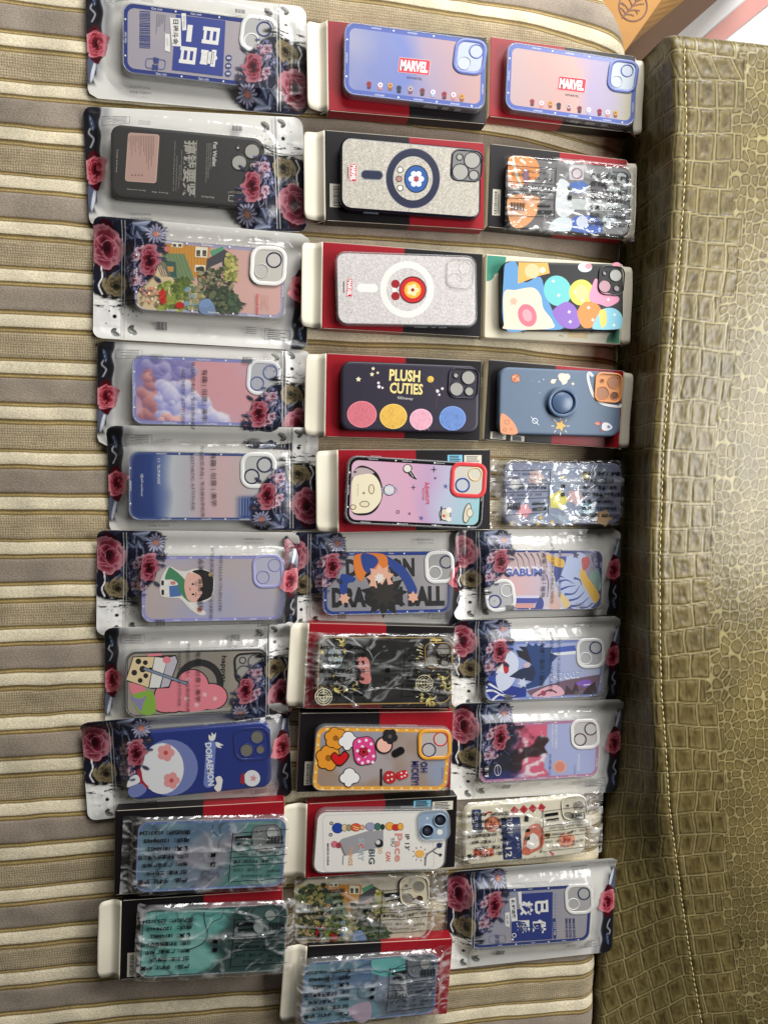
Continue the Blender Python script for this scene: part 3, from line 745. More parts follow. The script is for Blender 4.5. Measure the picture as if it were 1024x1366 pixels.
POUCH_BACK = plain('pouch_back', S((228, 226, 221)), .45, var=.06, bscale=40)
ZIPM = film_mat('zip_plastic', .8, .35, .2, 1.2, False)
def sdf(px, py, L, Wd, r):
    qx = np.abs(px)-(L/2-r); qy = np.abs(py)-(Wd/2-r)
    return np.hypot(np.maximum(qx, 0), np.maximum(qy, 0))+np.minimum(np.maximum(qx, qy), 0)-r

def pouch(corners, zipend, case, lifts, label, seed, mirror_text=True, slack=18., txt=('有趣 | 创意 | 美学', '你选的艺术品 | 专注原创手机壳', 'AESTHETIC ATTITUDE'), ztxt=True):
    c, a, L, Wd = fit(corners, 3)
    t = empty('zip_pouch', c[0], c[1], 0, a, label, 'pouch', 'floral zip pouches holding phone cases')
    X, Y = rr_grid(L, Wd, 9, .8)
    def rel(x, y):
        wx, wy = c[0]+x*cos(a)-y*sin(a)-case.c[0], c[1]+x*sin(a)+y*cos(a)-case.c[1]
        return wx*cos(case.a)+wy*sin(case.a), -wx*sin(case.a)+wy*cos(case.a)
    rx, ry = rel(X, Y); d = sdf(rx, ry, case.L, case.W, 11)
    ed = {'l': X+L/2, 'r': L/2-X, 't': Wd/2-Y, 'b': Y+Wd/2}; e = np.minimum(np.minimum(ed['l'], ed['r']), np.minimum(ed['t'], ed['b']))
    base = np.full(X.shape, .25)
    for k_, (hh, fall) in lifts.items(): base = np.maximum(base, hh*(1-smooth(0, fall, ed[k_])))
    base = base*smooth(-9, 8, d)+.25
    hc = case.H+2-.2+.75
    q = np.clip(d/slack, 0, 1); h = .5+(hc-.5)*(1-q)**1.5
    flat_ = smooth(0, 7, e)
    wr = (1.5*(ridge(X/34+seed, Y/22, seed, 3)-.62)+.9*(ridge(X/13+seed*2, Y/30, seed+5, 2)-.6))*smooth(0, 7, d)*flat_
    wr += 1.0*(fbm(X/46, Y/26, seed+8, 2)-.5)*smooth(-2, 8, d)*flat_
    h = np.minimum(h, .5+e*1.15)+wr+.09*(fbm(X/9, Y/9, seed+9, 2)-.5)
    Zf = base+np.maximum(h, .35)
    Zf = np.maximum(Zf, smooth(3, -1, d)*(hc-.25))
    bx, by = X+L/2, Wd/2-Y
    if zipend == 'r': bx, by = L-bx, Wd-by
    Cc, Aa = paint_pouch(bx*208/L, by*115/Wd, seed)
    cols = np.column_stack([S(np.clip(Cc.reshape(-1, 3), 0, 255)), np.clip(Aa.ravel(), 0, 1)])
    mesh('front_film', np.column_stack([X.ravel(), Y.ravel(), Zf.ravel()]), grid_faces(*X.shape), POUCH, t, cols, sm=True)
    Xb, Yb = rr_grid(L+.6, Wd+.6, 9.2, 4)
    eb = {'l': Xb+L/2, 'r': L/2-Xb, 't': Wd/2-Yb, 'b': Yb+Wd/2}; rb, rc = rel(Xb, Yb); db = sdf(rb, rc, case.L, case.W, 11)
    bb = np.full(Xb.shape, .25)
    for k_, (hh, fall) in lifts.items(): bb = np.maximum(bb, hh*(1-smooth(0, fall, eb[k_])))
    bb = bb*smooth(-9, 8, db)
    bk = mesh('back_sheet', np.column_stack([Xb.ravel(), Yb.ravel(), bb.ravel()]), grid_faces(*Xb.shape), POUCH_BACK, t, sm=True)
    ny, nx = X.shape
    def zf(p):
        fx = np.clip((p[:, 0]/L+.5)*(nx-1), 0, nx-1.001); fy = np.clip((p[:, 1]/Wd+.5)*(ny-1), 0, ny-1.001); i, j = fx.astype(int), fy.astype(int); u, v = fx-i, fy-j
        return (Zf[j, i]*(1-u)+Zf[j, i+1]*u)*(1-v)+(Zf[j+1, i]*(1-u)+Zf[j+1, i+1]*u)*v
    def P(p):
        x, y = p[:, 0]*L/208, p[:, 1]*Wd/115
        if zipend == 'r': x, y = L-x, Wd-y
        return np.column_stack([x-L/2, Wd/2-y])
    k = Ink(P, .22, .004, zf, sub=5)
    if seed in (4, 5, 6, 7, 10, 11):
        k.tx(txt[0], 106, 58, 6.2, 90, (40, 40, 46), w=58); k.tx(txt[1], 117, 56, 4.2, 90, (52, 52, 58), w=78); k.tx(txt[2], 126, 56, 2.8, 90, (66, 66, 72), w=62)
    k.rro(178, 101, 26, 10, .5, 0, .35, (70, 70, 72))
    for i in range(5): k.ln([(168, 97.5+i*1.8), (168+(18 if i % 2 else 13), 97.5+i*1.8)], .6, (90, 90, 92))
    for i in range(9): k.ln([(60+i*1.1, 96), (60+i*1.1, 103)], .5+.2*(i % 3), (86, 86, 88))
    for i in range(4): k.ln([(146, 96+i*1.7), (157, 96+i*1.7)], .5, (120, 120, 120))
    k.tx('可回收 环保材料', 160, 8, 2.6, 180, (110, 110, 110)); k.tx('MADE IN CHINA', 160, 12, 1.8, 180, (120, 120, 120))
    k.build('printed_text', t)
    # zip ridges
    z = Ink(P, .5, .0, zf, sub=3)
    for xx in (26.5, 29.5): z.ln([(xx, 2), (xx, 113)], 1.1, (230, 230, 230))
    z.build('zip_lock', t, ZIPM)
    return t

def sleeve(case, extl, extr, flip, label, seed, z0, wr=1.0, seam=.06):
    t = empty('cellophane_sleeve', case.c[0], case.c[1], z0, case.a, label, 'sleeve', 'clear sleeves around the wrapped phone cases')
    L0, W0, H = case.L, case.W, case.H
    L = L0+extl+extr; sx = (extr-extl)/2; Wd = W0+7
    X, Y = rr_grid(L, Wd, 2, .9); X = X+sx
    d = sdf(X, Y, L0, W0, 9); ax = np.maximum(np.abs(X)-L0/2, 0)
    hc = H+.55
    endz = np.where(X > 0, 1, 1)*(3.2)
    h = endz+(hc-endz)*(1-smooth(0, 9, d))
    fold = ridge(X/31+seed, Y/24+X/50, seed, 3); fold2 = ridge(X/17-Y/20+seed, Y/15+seed, seed+3, 2)
    sy = Y-seam*W0
    w = 1.5*wr*smooth(.60, .98, fold)+1.0*wr*smooth(.64, .98, fold2)
    w += 1.2*np.exp(-(sy/1.9)**2)*(.5+1.*vnoise(X/9., Y/9, seed+6))+.7*wr*np.exp(-(sy/12)**2)*(ridge((X+10*fbm(X/25, Y/18, seed+57, 2))/9+sy/26, Y/20, seed+7, 2)-.5)
    w += 1.4*wr*smooth(.76, .97, ridge(X/60+seed*1.7, Y/13+X/160, seed+31, 1))*smooth(.35, .6, fbm(X/40, Y/25, seed+35, 2))
    w += .8*wr*(fbm(X/24+seed, Y/16, seed+37, 2)-.5)
    endf = smooth(L0/2-20, L0/2+4, np.abs(X-0)); w += endf*1.6*wr*(ridge((X+9*fbm(Y/14, X/30, seed+51))/16+seed, (Y+13*fbm(X/22+seed, Y/19, seed+53, 2))/6.5, seed+11, 3)-.5)
    w += .06*(fbm(X/5, Y/5, seed+13, 2)-.5)
    out = smooth(0, 8, ax); w += out*2.2*(fbm(X/9, Y/7, seed+15, 3)-.4)
    Z = np.maximum(h+w, np.where(d < .5, hc-.1, .6))
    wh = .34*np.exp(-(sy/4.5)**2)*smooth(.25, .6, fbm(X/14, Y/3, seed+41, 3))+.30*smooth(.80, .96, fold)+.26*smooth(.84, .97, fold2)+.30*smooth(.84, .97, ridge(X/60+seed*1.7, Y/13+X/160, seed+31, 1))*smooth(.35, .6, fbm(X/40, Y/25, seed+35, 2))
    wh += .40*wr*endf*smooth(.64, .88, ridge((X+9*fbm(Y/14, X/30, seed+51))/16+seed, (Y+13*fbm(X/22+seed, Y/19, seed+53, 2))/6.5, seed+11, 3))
    cc = np.column_stack([np.full((X.size, 3), .80), np.clip(.72*wh.ravel(), 0, .45)])        # glints on the seam and folds, painted in as whitened film
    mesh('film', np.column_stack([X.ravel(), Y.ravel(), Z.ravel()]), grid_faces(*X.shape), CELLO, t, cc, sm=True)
    ny, nx = X.shape
    def zf(p):
        fx = np.clip(((p[:, 0]-sx)/L+.5)*(nx-1), 0, nx-1.001); fy = np.clip((p[:, 1]/Wd+.5)*(ny-1), 0, ny-1.001); i, j = fx.astype(int), fy.astype(int); u, v = fx-i, fy-j
        return (Z[j, i]*(1-u)+Z[j, i+1]*u)*(1-v)+(Z[j+1, i]*(1-u)+Z[j+1, i+1]*u)*v
    def P(p):                                   # u 0..100 from the text end, v 0..50 down
        q = np.column_stack([(p[:, 0]/100-.5)*(L0+4), (.5-p[:, 1]/50)*W0])
        return q if flip else -q
    k = Ink(P, .22, .004, zf, sub=2.5); B = (12, 12, 14)
    A = 180
    rows = ('国内热线：020-31234', '电话：12098465', '传真：18168452', '公司：手机配件有限公司', '地址：广东省广州市', '执行标准：三包七天', '产品：手机保护套')
    for i, s_ in enumerate(rows): k.tx(s_, 19+(i % 3)*1.2, 8+i*5.6, 3.3, A, B, w=32-(i % 3)*3, b=.03)
    for v in (24.5, 31): k.rr(51, v, 3, 3, .1, 0, B)
    for p in (((63, 10), (100, 8)), ((63, 22), (100, 20.5)), ((63, 27), (100, 26)), ((63, 33), (100, 32)), ((63, 44), (100, 43))): k.ln([p[0], p[1]], .42, B)
    k.ln([(63, 9), (62, 45)], .5, B)
    k.rr(70, 13, 11, 2.6, .3, 3, B); k.tx('合格证', 70, 13, 1.6, A, (150, 150, 150)); k.tx('检验员：01', 71, 18, 2, A, B); k.tx('型号：手机壳', 74, 24.5, 1.8, A, B); k.tx('材质：液态硅胶', 88, 24, 1.8, A, B)
    k.rr(71, 17, 10, 1.2, .2, 3, B); k.tx('品名：磁吸防摔保护套', 76, 29.8, 2.4, A, B, b=.03); k.tx('颜色：如图', 92, 29, 2, A, B); k.tx('出厂日期：见包装', 74, 36, 2.2, A, B); k.tx('请勿暴晒', 92, 37.5, 2.2, A, B); k.tx('警告：塑料袋请远离儿童', 80, 40.5, 1.7, A, B)
    for i in range(15): k.ln([(86+i*.75, 12.5), (86+i*.75, 18)], .22+.2*((i*5) % 3), B)
    k.build('printed_text', t)
    return t
#--CONTENT--
# ------------------------------------------------------------------ contents
build_setting(); build_arm()
NAVY = (44, 58, 126); LENSF = (168, 166, 164); FOAM = (158, 156, 150); WH = (228, 226, 222)

def fgrad(stops, amp=0, seed=1, axis=0):
    xs = [s_[0] for s_ in stops]; cs = np.array([s_[1] for s_ in stops], float)
    def f(U, V):
        t = (U if axis == 0 else V)+amp*(fbm(U*3, V*1.5, seed, 3)-.5)
        return np.column_stack([np.interp(t, xs, cs[:, i]) for i in range(3)])
    return f
def scatter(k, x0, y0, x1, y1, n, r0, r1, pal, seed, inside=None):
    rs = np.random.RandomState(seed)
    for i in range(n):
        x, y = rs.uniform(x0, x1), rs.uniform(y0, y1)
        if inside and not inside(x, y): continue
        r = rs.uniform(r0, r1); a = np.arange(9)*2*pi/9; R = r*(1+.45*(rs.rand(9)-.5))
        k.lay -= .75
        k.poly(np.column_stack([x+R*np.cos(a)*rs.uniform(.7, 1.4), y-R*np.sin(a)]), pal[rs.randint(len(pal))])

# ======================================================= left column
# row 1: navy rim, blue block lettering
c = Case([163.4, 1.6, 371, 27.5, 367, 122, 161, 96], 2, 10, (100, 0, 3.2), 'navy rimmed case with white characters on a blue block, in the topmost left pouch', 'clear',
         iris(((168, 158, 160), (178, 164, 160), (160, 154, 164)), 3))
c.border(1.6, 4.2, NAVY); c.btext('Get rich', h=2.2)
k = c.k
rs = np.random.RandomState(1); y = 45
while y < 205:
    w = rs.uniform(2, 7); k.poly([(276+y*.0, y), (322, y+3), (322, y+w+3), (276, y+w)], NAVY); y += w+rs.uniform(2, 4)
for i in range(6): k.ln([(352+i*7, 58+i), (348+i*7, 58+rs.uniform(40, 90))], 2, (110, 110, 120))
k.poly([(432, 62), (643, 88), (632, 325), (415, 298)], (38, 56, 140))
for s_, x, y, h in (('日', 580, 152, 72), ('富', 572, 246, 72), ('日', 482, 236, 70)): k.tx(s_, x, y, h, -97, WH, b=.045, w=72)
k.rr(489, 142, 22, 72, 2, -6, WH)
k.poly([(405, 75), (452, 78), (454, 198), (415, 196)], WH); k.tx('日进斗金', 430, 137, 26, -92, (20, 20, 25), w=108, b=.03)
k.poly([(455, 56), (474, 57), (476, 128), (459, 130)], WH); k.tx('GET RICH', 466, 92, 8, -92, (30, 30, 40)); k.poly([(385, 143), (405, 146), (406, 222), (384, 216)], WH); k.tx('LUCKY', 395, 180, 8, -90, (60, 60, 80))
for x, y in ((657, 247), (655, 281), (654, 314)): k.circ(x, y, 13.5, NAVY); k.tx('$', x, y, 17, -90, WH, b=.02)
k.rro(345, 272, 86, 44, 14, -6, 3, (90, 100, 150)); k.tx('暴富', 345, 272, 28, -96, NAVY, w=58, b=.03)
c.frame(783, 145, 158, 158, 50, 17, -7, (225, 225, 225), inner=(176, 174, 172)); c.lens(808, 124, 33, 7, NAVY, (178, 176, 176)); c.lens(752, 174, 34, 7, (228, 228, 228), (182, 180, 178))
c.done(); A1 = c
# row 2: black wallet style
c = Case([147, 163, 354.7, 186, 351, 278, 148.4, 264.4], 2, 11, (100, 130, 3.2), 'matte black phone case with a pinkish card panel and four camera holes', (30, 28, 26))
k = c.k
k.rr(288, 258, 134, 208, 12, -4, (176, 142, 132)); k.rro(288, 258, 134, 208, 12, -4, 3, (196, 164, 152))
for i in range(16): k.ln([(232+i*7, 165), (230+i*7, 190+60*((i*7) % 5)/4+60*(i > 9))], 2., (120, 96, 88))
for i in range(4): k.rr(245+i*14, 332, 6, 6, 1, 0, (110, 84, 78))
k.tx('Fat Wallet', 597, 243, 17, -93, (190, 188, 182), w=104, b=.02)
for i, (x, l) in enumerate(((580, 110), (571, 150), (562, 168))): k.tx('ALWAYS AND CAN BE RICH', x, 195+l/2, 6, -92, (140, 138, 132), w=l)
k.tx('搞钱要紧', 490, 303, 56, -92, (150, 146, 138), w=238, b=.03); k.ln([(520, 182), (512, 428)], 2, (150, 146, 138))
for i, (x, l, y0) in enumerate(((455, 130, 225), (445, 100, 290), (434, 150, 250), (424, 216, 186))): k.tx('money is the only thing that matters now', x, y0+l/2, 7, -92, (150, 146, 138), w=l)
k.tx('Ready and easy', 180, 272, 8, -92, (170, 168, 160), w=96); k.tx('Save money', 262, 395, 8, 176, (175, 172, 165), w=80); k.tx('Every day', 362, 406, 8, 176, (175, 172, 165), w=70); k.tx('Perfect', 566, 426, 8, 176, (175, 172, 165), w=54)
k.tx('RICH CAT', 686, 406, 8, 176, (160, 158, 150), w=66); k.rro(680, 432, 50, 26, 4, -4, 3, (160, 158, 150)); k.circ(700, 440, 10, (160, 158, 150))
for x, y, r in ((757, 230, 34), (702, 278, 34), (763, 293, 19), (697, 215, 10)): c.lens(x, y, r, 4, (40, 38, 36), FOAM)
c.buttons([(.62, .70)], -1, (40, 38, 36)); c.done(); A2 = c
# row 3: house picture on pink
def house(k, f, beige=False):
    q = lambda *p: [f(*a) for a in p]
    k.sm(q((235, 395), (245, 330), (300, 250), (360, 230), (420, 300), (430, 410), (330, 428), (260, 420)), (206, 184, 146))
    k.poly(q((345, 142), (545, 158), (540, 205), (528, 292), (455, 285), (430, 190), (342, 182)), (196, 136, 52))
    for x in range(360, 540, 13): k.lay -= .8; k.ln(q((x, 146), (x+4, 186 if x < 430 else 284)), 2, (170, 112, 40))
    k.poly(q((342, 184), (436, 187), (482, 302), (398, 304), (330, 232)), (112, 132, 92))
    for i in range(6): k.ln(q((350+i*16, 188), (392+i*15, 300)), 2, (86, 104, 70))
    k.poly(q((350, 215), (398, 222), (404, 290), (362, 284)), (52, 84, 76)); k.rr(*f(376, 252), 26, 22, 1, -3, (190, 140, 70))
    for x, y, w, h in ((405, 149, 46, 20), (508, 180, 52, 44), (502, 250, 44, 30)):
        k.rr(*f(x, y), w, h, 2, -4, (226, 220, 200))
        for i in (-.25, .25): k.rr(f(x, y)[0]+w*i, f(x, y)[1], w*.32, h*.38, 1, -4, (70, 66, 56)); k.rr(f(x, y)[0]+w*i, f(x, y)[1]+h*.3, w*.32, h*.2, 1, -4, (90, 84, 70))
    k.poly(q((545, 175), (600, 155), (612, 190), (560, 210)), (84, 150, 112)); k.poly(q((532, 210), (606, 168), (640, 190), (560, 300), (524, 292)), (66, 64, 70)); k.poly(q((536, 248), (596, 222), (600, 262), (545, 300)), (188, 160, 150))
    for i in range(5): k.ln(q((316+i*9, 226), (340+i*9, 284)), 4, (128, 112, 100))
    sh = lambda x0, y0, x1, y1, n, r0, r1, pal, sd: scatter(k, *f(x0, y0), *f(x1, y1), n, r0, r1, pal, sd)
    G = ((70, 88, 44), (96, 116, 52), (122, 138, 62), (52, 66, 36), (150, 156, 84))
    sh(330, 310, 470, 425, 110, 6, 14, ((132, 146, 58), (112, 128, 46), (150, 160, 72), (92, 108, 40)), 1)
    sh(390, 290, 480, 380, 60, 6, 12, ((88, 104, 42), (70, 86, 36), (104, 118, 50)), 2)
    sh(440, 320, 530, 430, 60, 5, 12, ((150, 140, 96), (120, 150, 176), (176, 168, 120), (104, 116, 96)), 3)
    sh(500, 250, 640, 340, 110, 5, 11, ((96, 96, 72), (60, 70, 44), (126, 122, 92), (48, 52, 40), (150, 140, 110)), 4)
    sh(610, 190, 660, 300, 90, 5, 10, ((170, 162, 84), (146, 148, 70), (190, 180, 110), (110, 116, 60)), 5)
    sh(530, 330, 640, 440, 150, 5, 11, ((52, 66, 48), (72, 86, 58), (96, 104, 72), (38, 48, 36)), 6)
    k.poly(q((640, 350), (660, 362), (676, 392), (704, 402), (676, 412), (690, 424), (660, 424), (668, 446), (628, 440)), (58, 76, 54)); sh(620, 360, 668, 436, 40, 4, 8, ((76, 96, 66), (50, 66, 48)), 7)
    k.sm(q((500, 395), (540, 380), (566, 420), (560, 448), (505, 440)), (112, 134, 168))
    sh(245, 330, 330, 410, 34, 3, 7, ((150, 96, 84), (196, 130, 110), (120, 110, 80), (222, 202, 170)), 8)
    for (x, y, rx, ry) in ((344, 372, 13, 34), (416, 408, 20, 14)): k.circ(*f(x, y), rx, (168, 44, 36), ry)
    sh(330, 350, 360, 405, 14, 3, 6, ((190, 60, 50), (140, 30, 30)), 9); k.circ(*f(362, 168), 12, (176, 110, 96))
c = Case([180, 316, 382.5, 331.6, 379.4, 427.5, 177, 413], 2, 10, (110, 280, 3.2), 'pink phone case with an orange cottage and a white camera frame, inside a pouch', 'clear', iris(((206, 162, 154), (212, 170, 160), (200, 158, 152)), 5))
k = c.k; house(k, lambda x, y: (x, y))
c.border(1.2, 3.4, (160, 156, 186)); c.btext('Good time', h=1.8, right=(.3, .6))
k.tx('Good time', 748, 405, 12, -90, (190, 56, 66), w=92, b=.02)
for i, l in enumerate((56, 44, 60)): k.tx('life is a beautiful', 768+i*12, 365+l/2, 5, -90, (190, 110, 110), w=l)
c.frame(793, 240, 156, 168, 50, 17, -3, (228, 226, 220), inner=(184, 180, 170)); c.lens(818, 215, 34, 6, (36, 38, 70), (186, 182, 176)); c.lens(764, 262, 31, 4, (186, 184, 182), (180, 177, 170)); c.done(); A3 = c
# row 4: purple clouds
def clouds(U, V):
    c_ = mixc((206, 150, 156), (196, 160, 178), smooth(.3, .8, fbm(U*3, V*2, 40)))
    c_ = c_+(np.array((120, 116, 176))-c_)*(smooth(.42, .2, U)*smooth(.9, .2, V))[:, None]
    rs = np.random.RandomState(8); x, y = U*2, V
    def puff(n, f, base, lite, dark, s0, s1):
        nonlocal c_
        for i in range(n):
            t = rs.rand(); px, py = f(t); px += rs.normal()*.03; py += rs.normal()*.03; r = rs.uniform(s0, s1)
            dd = np.hypot(x-px, y-py)/r*(1+.35*(fbm(x*16, y*16, i+3, 2)-.5)); m = smooth(1, .72, dd)*.9
            sh2 = np.clip(.55-.5*(y-py)/r+.25*(x-px)/r+.4*(fbm(x*12, y*12, 60+i, 2)-.5), 0, 1)
            col = np.where(sh2[:, None] > .5, np.array(base)+(np.array(lite)-np.array(base))*(sh2[:, None]*2-1), np.array(dark)+(np.array(base)-np.array(dark))*(sh2[:, None]*2)); c_ = c_*(1-m[:, None])+col*m[:, None]
    puff(26, lambda t: (.12+.22*rs.rand(), .3+.7*t), (176, 116, 120), (214, 160, 156), (120, 84, 118), .05, .14)
    puff(30, lambda t: (.28+.5*t, .02+.3*rs.rand()), (146, 138, 186), (186, 178, 208), (100, 98, 156), .05, .13)
    puff(80, lambda t: (.36+.95*t, .42+.55*t*t+.5*rs.rand()*(1-.3*t)), (174, 172, 214), (226, 220, 232), (122, 124, 190), .05, .15)
    puff(14, lambda t: (.35+.3*t, .85+.15*rs.rand()), (206, 150, 150), (234, 196, 190), (150, 110, 140), .04, .09)
    return c_
c = Case([176, 471.8, 377.4, 480, 374, 571, 174.5, 566.6], 2, 10, (120, 450, 3.303), 'phone case with billowing purple and white clouds on a pink sky', 'clear', clouds)
c.border(1.2, 3.6, (132, 136, 190)); c.btext('Cloud Poem', h=1.9)
k = c.k; c.frame(765, 178, 150, 158, 48, 17, -4, (226, 226, 228), inner=(176, 176, 182)); c.lens(795, 154, 33, 6, (104, 112, 164), (170, 172, 182)); c.lens(737, 203, 32, 6, (104, 112, 164), (170, 172, 182)); c.done(); A4 = c
# row 5: navy fade
f5 = fgrad([(0, (26, 46, 104)), (.17, (34, 58, 122)), (.25, (110, 124, 166)), (.31, (186, 190, 196)), (.4, (180, 178, 186)), (.5, (196, 168, 176)), (.62, (202, 170, 172)), (.75, (190, 172, 172)), (.9, (172, 178, 190)), (1, (160, 168, 188))], .08, 4)
def p5(U, V):
    c_ = f5(U, V); m = smooth(.6, .68, V)*smooth(.70, .78, U); return c_*(1-m[:, None])+np.array((48, 72, 128))*m[:, None]
c = Case([170.4, 601, 369.7, 604, 367, 696, 171, 695], 2, 10, (130, 560, 3.413), 'phone case fading from navy to pale pink with a white camera frame', 'clear', p5)
c.border(1.0, 3.0, (58, 78, 136)); c.btext('colourful', h=2.0)
k = c.k; k.tx("11 'SUNRISE'", 280, 236, 13, -90, (222, 226, 236), w=118); k.tx('@all-colour', 203, 298, 14, -90, (214, 220, 234), w=104); k.tx('HONEY', 724, 392, 20, -90, (220, 224, 232), w=92)
for i in range(4): k.ln([(652+i*13, 350), (652+i*13, 436)], 1.6, (170, 184, 210))
c.frame(732, 231, 164, 164, 50, 19, 0, (232, 232, 230), inner=(186, 186, 184)); c.lens(761, 205, 36, 7, (26, 34, 72), (188, 188, 188)); c.lens(703, 258, 36, 7, (26, 34, 72), (188, 188, 188)); k.tx('colour', 735, 157, 8, 0, (40, 40, 60)); k.tx('colour', 730, 303, 8, 0, (40, 40, 60)); c.done(); A5 = c
# row 6: lilac clear case with a small cartoon child sticker
c = Case([187, 741, 379.8, 738.8, 379, 829, 188.4, 831], 2, 10, (120, 695, 3.657), 'pale lilac clear phone case with a cartoon child in a green top', 'clear', iris(((176, 164, 172), (168, 168, 196), (186, 172, 170)), 15))
c.border(1.4, 3.2, (150, 148, 210)); c.btext('sticker', h=1.8)
k = c.k
k.sm([(345, 290), (372, 235), (392, 222), (430, 240), (470, 245), (520, 232), (580, 245), (606, 290), (596, 370), (545, 400), (520, 405), (566, 448), (540, 460), (490, 432), (440, 380), (390, 375), (345, 360)], (226, 222, 216))
k.sm([(366, 282), (384, 230), (396, 228), (440, 262), (470, 300), (455, 330), (425, 300), (400, 286)], (66, 132, 92)); k.poly([(386, 318), (436, 312), (446, 366), (390, 372)], (76, 112, 172)); k.sm([(430, 300), (470, 320), (500, 385), (480, 392), (440, 350)], (66, 132, 92))
k.rr(366, 303, 30, 17, 3, 0, (232, 232, 230)); k.rr(366, 346, 30, 17, 3, 0, (232, 232, 230)); k.rr(355, 302, 13, 24, 5, 0, (20, 20, 22)); k.rr(356, 348, 13, 26, 5, 0, (20, 20, 22))
k.sm([(462, 300), (475, 260), (510, 255), (550, 270), (555, 360), (520, 396), (480, 385), (463, 340)], (228, 178, 164)); k.sm([(500, 246), (550, 238), (596, 262), (602, 320), (588, 370), (545, 390), (522, 392), (548, 352), (536, 330), (550, 318), (540, 270)], (26, 22, 24))
k.circ(485, 262, 12, (228, 178, 164)); k.circ(503, 308, 7, (24, 20, 22), 5); k.circ(504, 358, 7, (24, 20, 22), 5); k.circ(489, 333, 3, (160, 90, 90), 8); k.ln([(514, 296), (520, 308), (516, 318)], 3, (24, 20, 22)); k.ln([(516, 348), (520, 358), (514, 370)], 3, (24, 20, 22)); k.circ(536, 432, 14, (222, 150, 140)); k.rr(492, 414, 36, 16, 4, -35, (230, 228, 224)); k.star(588, 262, 12, 5, .5, 20, (214, 178, 110)); k.circ(406, 302, 13, (206, 128, 122), 9)
c.frame(868, 245, 150, 164, 48, 14, 2, (170, 170, 222), inner=(182, 180, 200)); c.lens(902, 214, 33, 5, (150, 150, 206), (178, 178, 200)); c.lens(846, 273, 33, 5, (150, 150, 206), (178, 178, 200)); c.done(); A6 = c
# row 7: drink cup on pink and black ring
c = Case([165, 869, 357.4, 863.8, 358.4, 951, 168, 958], 2, 10, (120, 820, 3.657), 'black edged phone case with a spotted drink cup over a pink shape', 'clear', iris(((150, 142, 130), (164, 156, 142), (140, 132, 122)), 18), shellmat=None)
k = c.k; c.border(.6, 2.4, (34, 30, 30))
k.circ(535, 335, 118, (30, 28, 30)); k.circ(535, 335, 84, (138, 130, 120))
PKC = ((400, 400, 84, 76), (500, 350, 78, 80), (590, 400, 78, 62), (490, 430, 110, 44), (370, 440, 60, 36))
for dr, cc in ((6, (30, 22, 24)), (0, (226, 128, 142))):
    for x, y, rx, ry in PKC: k.circ(x, y, rx+dr, cc, ry+dr)
for x, y in ((480, 320), (560, 390), (470, 410), (610, 410), (520, 440)): k.star(x, y, 15, 5, .5, 10, (240, 186, 190))
k.sm([(192, 340), (230, 330), (268, 360), (268, 400), (240, 410), (205, 385)], (226, 128, 142)); k.sm([(205, 400), (275, 372), (312, 385), (318, 478), (248, 482)], (132, 176, 62)); k.sm([(200, 400), (240, 412), (278, 400), (260, 430), (248, 470)], (140, 128, 176))
k.poly([(174, 322), (210, 204), (420, 196), (432, 228), (388, 358), (302, 362)], (26, 22, 22)); k.poly([(179, 318), (213, 208), (315, 206), (285, 355)], (226, 204, 160)); k.poly([(318, 207), (378, 214), (340, 356), (290, 356)], (226, 226, 222)); k.poly([(380, 212), (416, 202), (427, 228), (384, 350), (346, 356)], (190, 184, 196)); k.circ(375, 221, 20, (226, 128, 142), 17)
for x, y, r in ((237, 228, 14), (271, 234, 12), (258, 266, 16), (217, 283, 14), (273, 298, 12), (246, 321, 12), (296, 268, 11)): k.circ(x, y, r, (26, 20, 20))
k.ln([(262, 262), (478, 338)], 17, (26, 24, 28)); k.ln([(264, 263), (476, 338)], 11, (126, 138, 164)); 
k.tx('happyu.', 652, 268, 30, -90, (24, 22, 22), w=136, b=.02); k.rr(316, 196, 70, 12, 2, 3, (226, 128, 142))
c.frame(784, 258, 160, 148, 40, 10, 4, (26, 24, 25), inner=(150, 146, 138)); 
for x, y, r in ((808, 230, 37), (752, 285, 38), (822, 293, 22), (746, 222, 17)): c.lens(x, y, r, 4, (30, 28, 28), FOAM)
c.done(); A7 = c
# row 8: deep blue
c = Case([169, 979, 360.8, 963, 362, 1049.5, 171.8, 1069], 2, 11, (100, 925, 3.413), 'deep blue phone case with a large white disc and pink blossoms', (20, 42, 122), rough=.3)
k = c.k
k.circ(432, 338, 128, (112, 124, 182)); k.circ(398, 342, 98, (226, 226, 230), 116)
for x, y, r in ((414, 270, 44), (440, 396, 42)):
    for j in range(5): k.circ(x+r*.5*cos(j*1.256), y+r*.5*sin(j*1.256), r*.42, (222, 150, 150))
    k.circ(x, y, r*.24, (200, 70, 76))
k.ln([(270, 335), (292, 352), (302, 400), (330, 432)], 20, (164, 24, 40), True); k.sm([(238, 425), (250, 380), (285, 372), (296, 402), (262, 420)], (226, 226, 230)); k.sm([(246, 432), (300, 410), (326, 440), (290, 470), (252, 468)], (112, 124, 182))
k.sm([(612, 212), (610, 188), (622, 196), (622, 178), (634, 188), (642, 178), (640, 200), (632, 214)], WH); k.sm([(634, 226), (650, 222), (676, 236), (660, 238), (668, 248), (648, 244)], WH)
k.rr(614, 322, 44, 214, 20, -4, (108, 124, 190)); k.tx('DORAEMON', 614, 322, 30, -86, (222, 226, 238), w=196, b=.03)
k.sm([(640, 385), (660, 376), (672, 392), (670, 412), (664, 440), (648, 446), (634, 428), (646, 410)], WH)
k.circ(806, 386, 40, (222, 222, 226)); k.ring(806, 386, 40, 3, (40, 50, 90)); k.sm([(758, 370), (770, 364), (772, 410), (752, 404)], (150, 24, 36)); k.star(812, 386, 18, 5, .5, 10, (210, 150, 150))
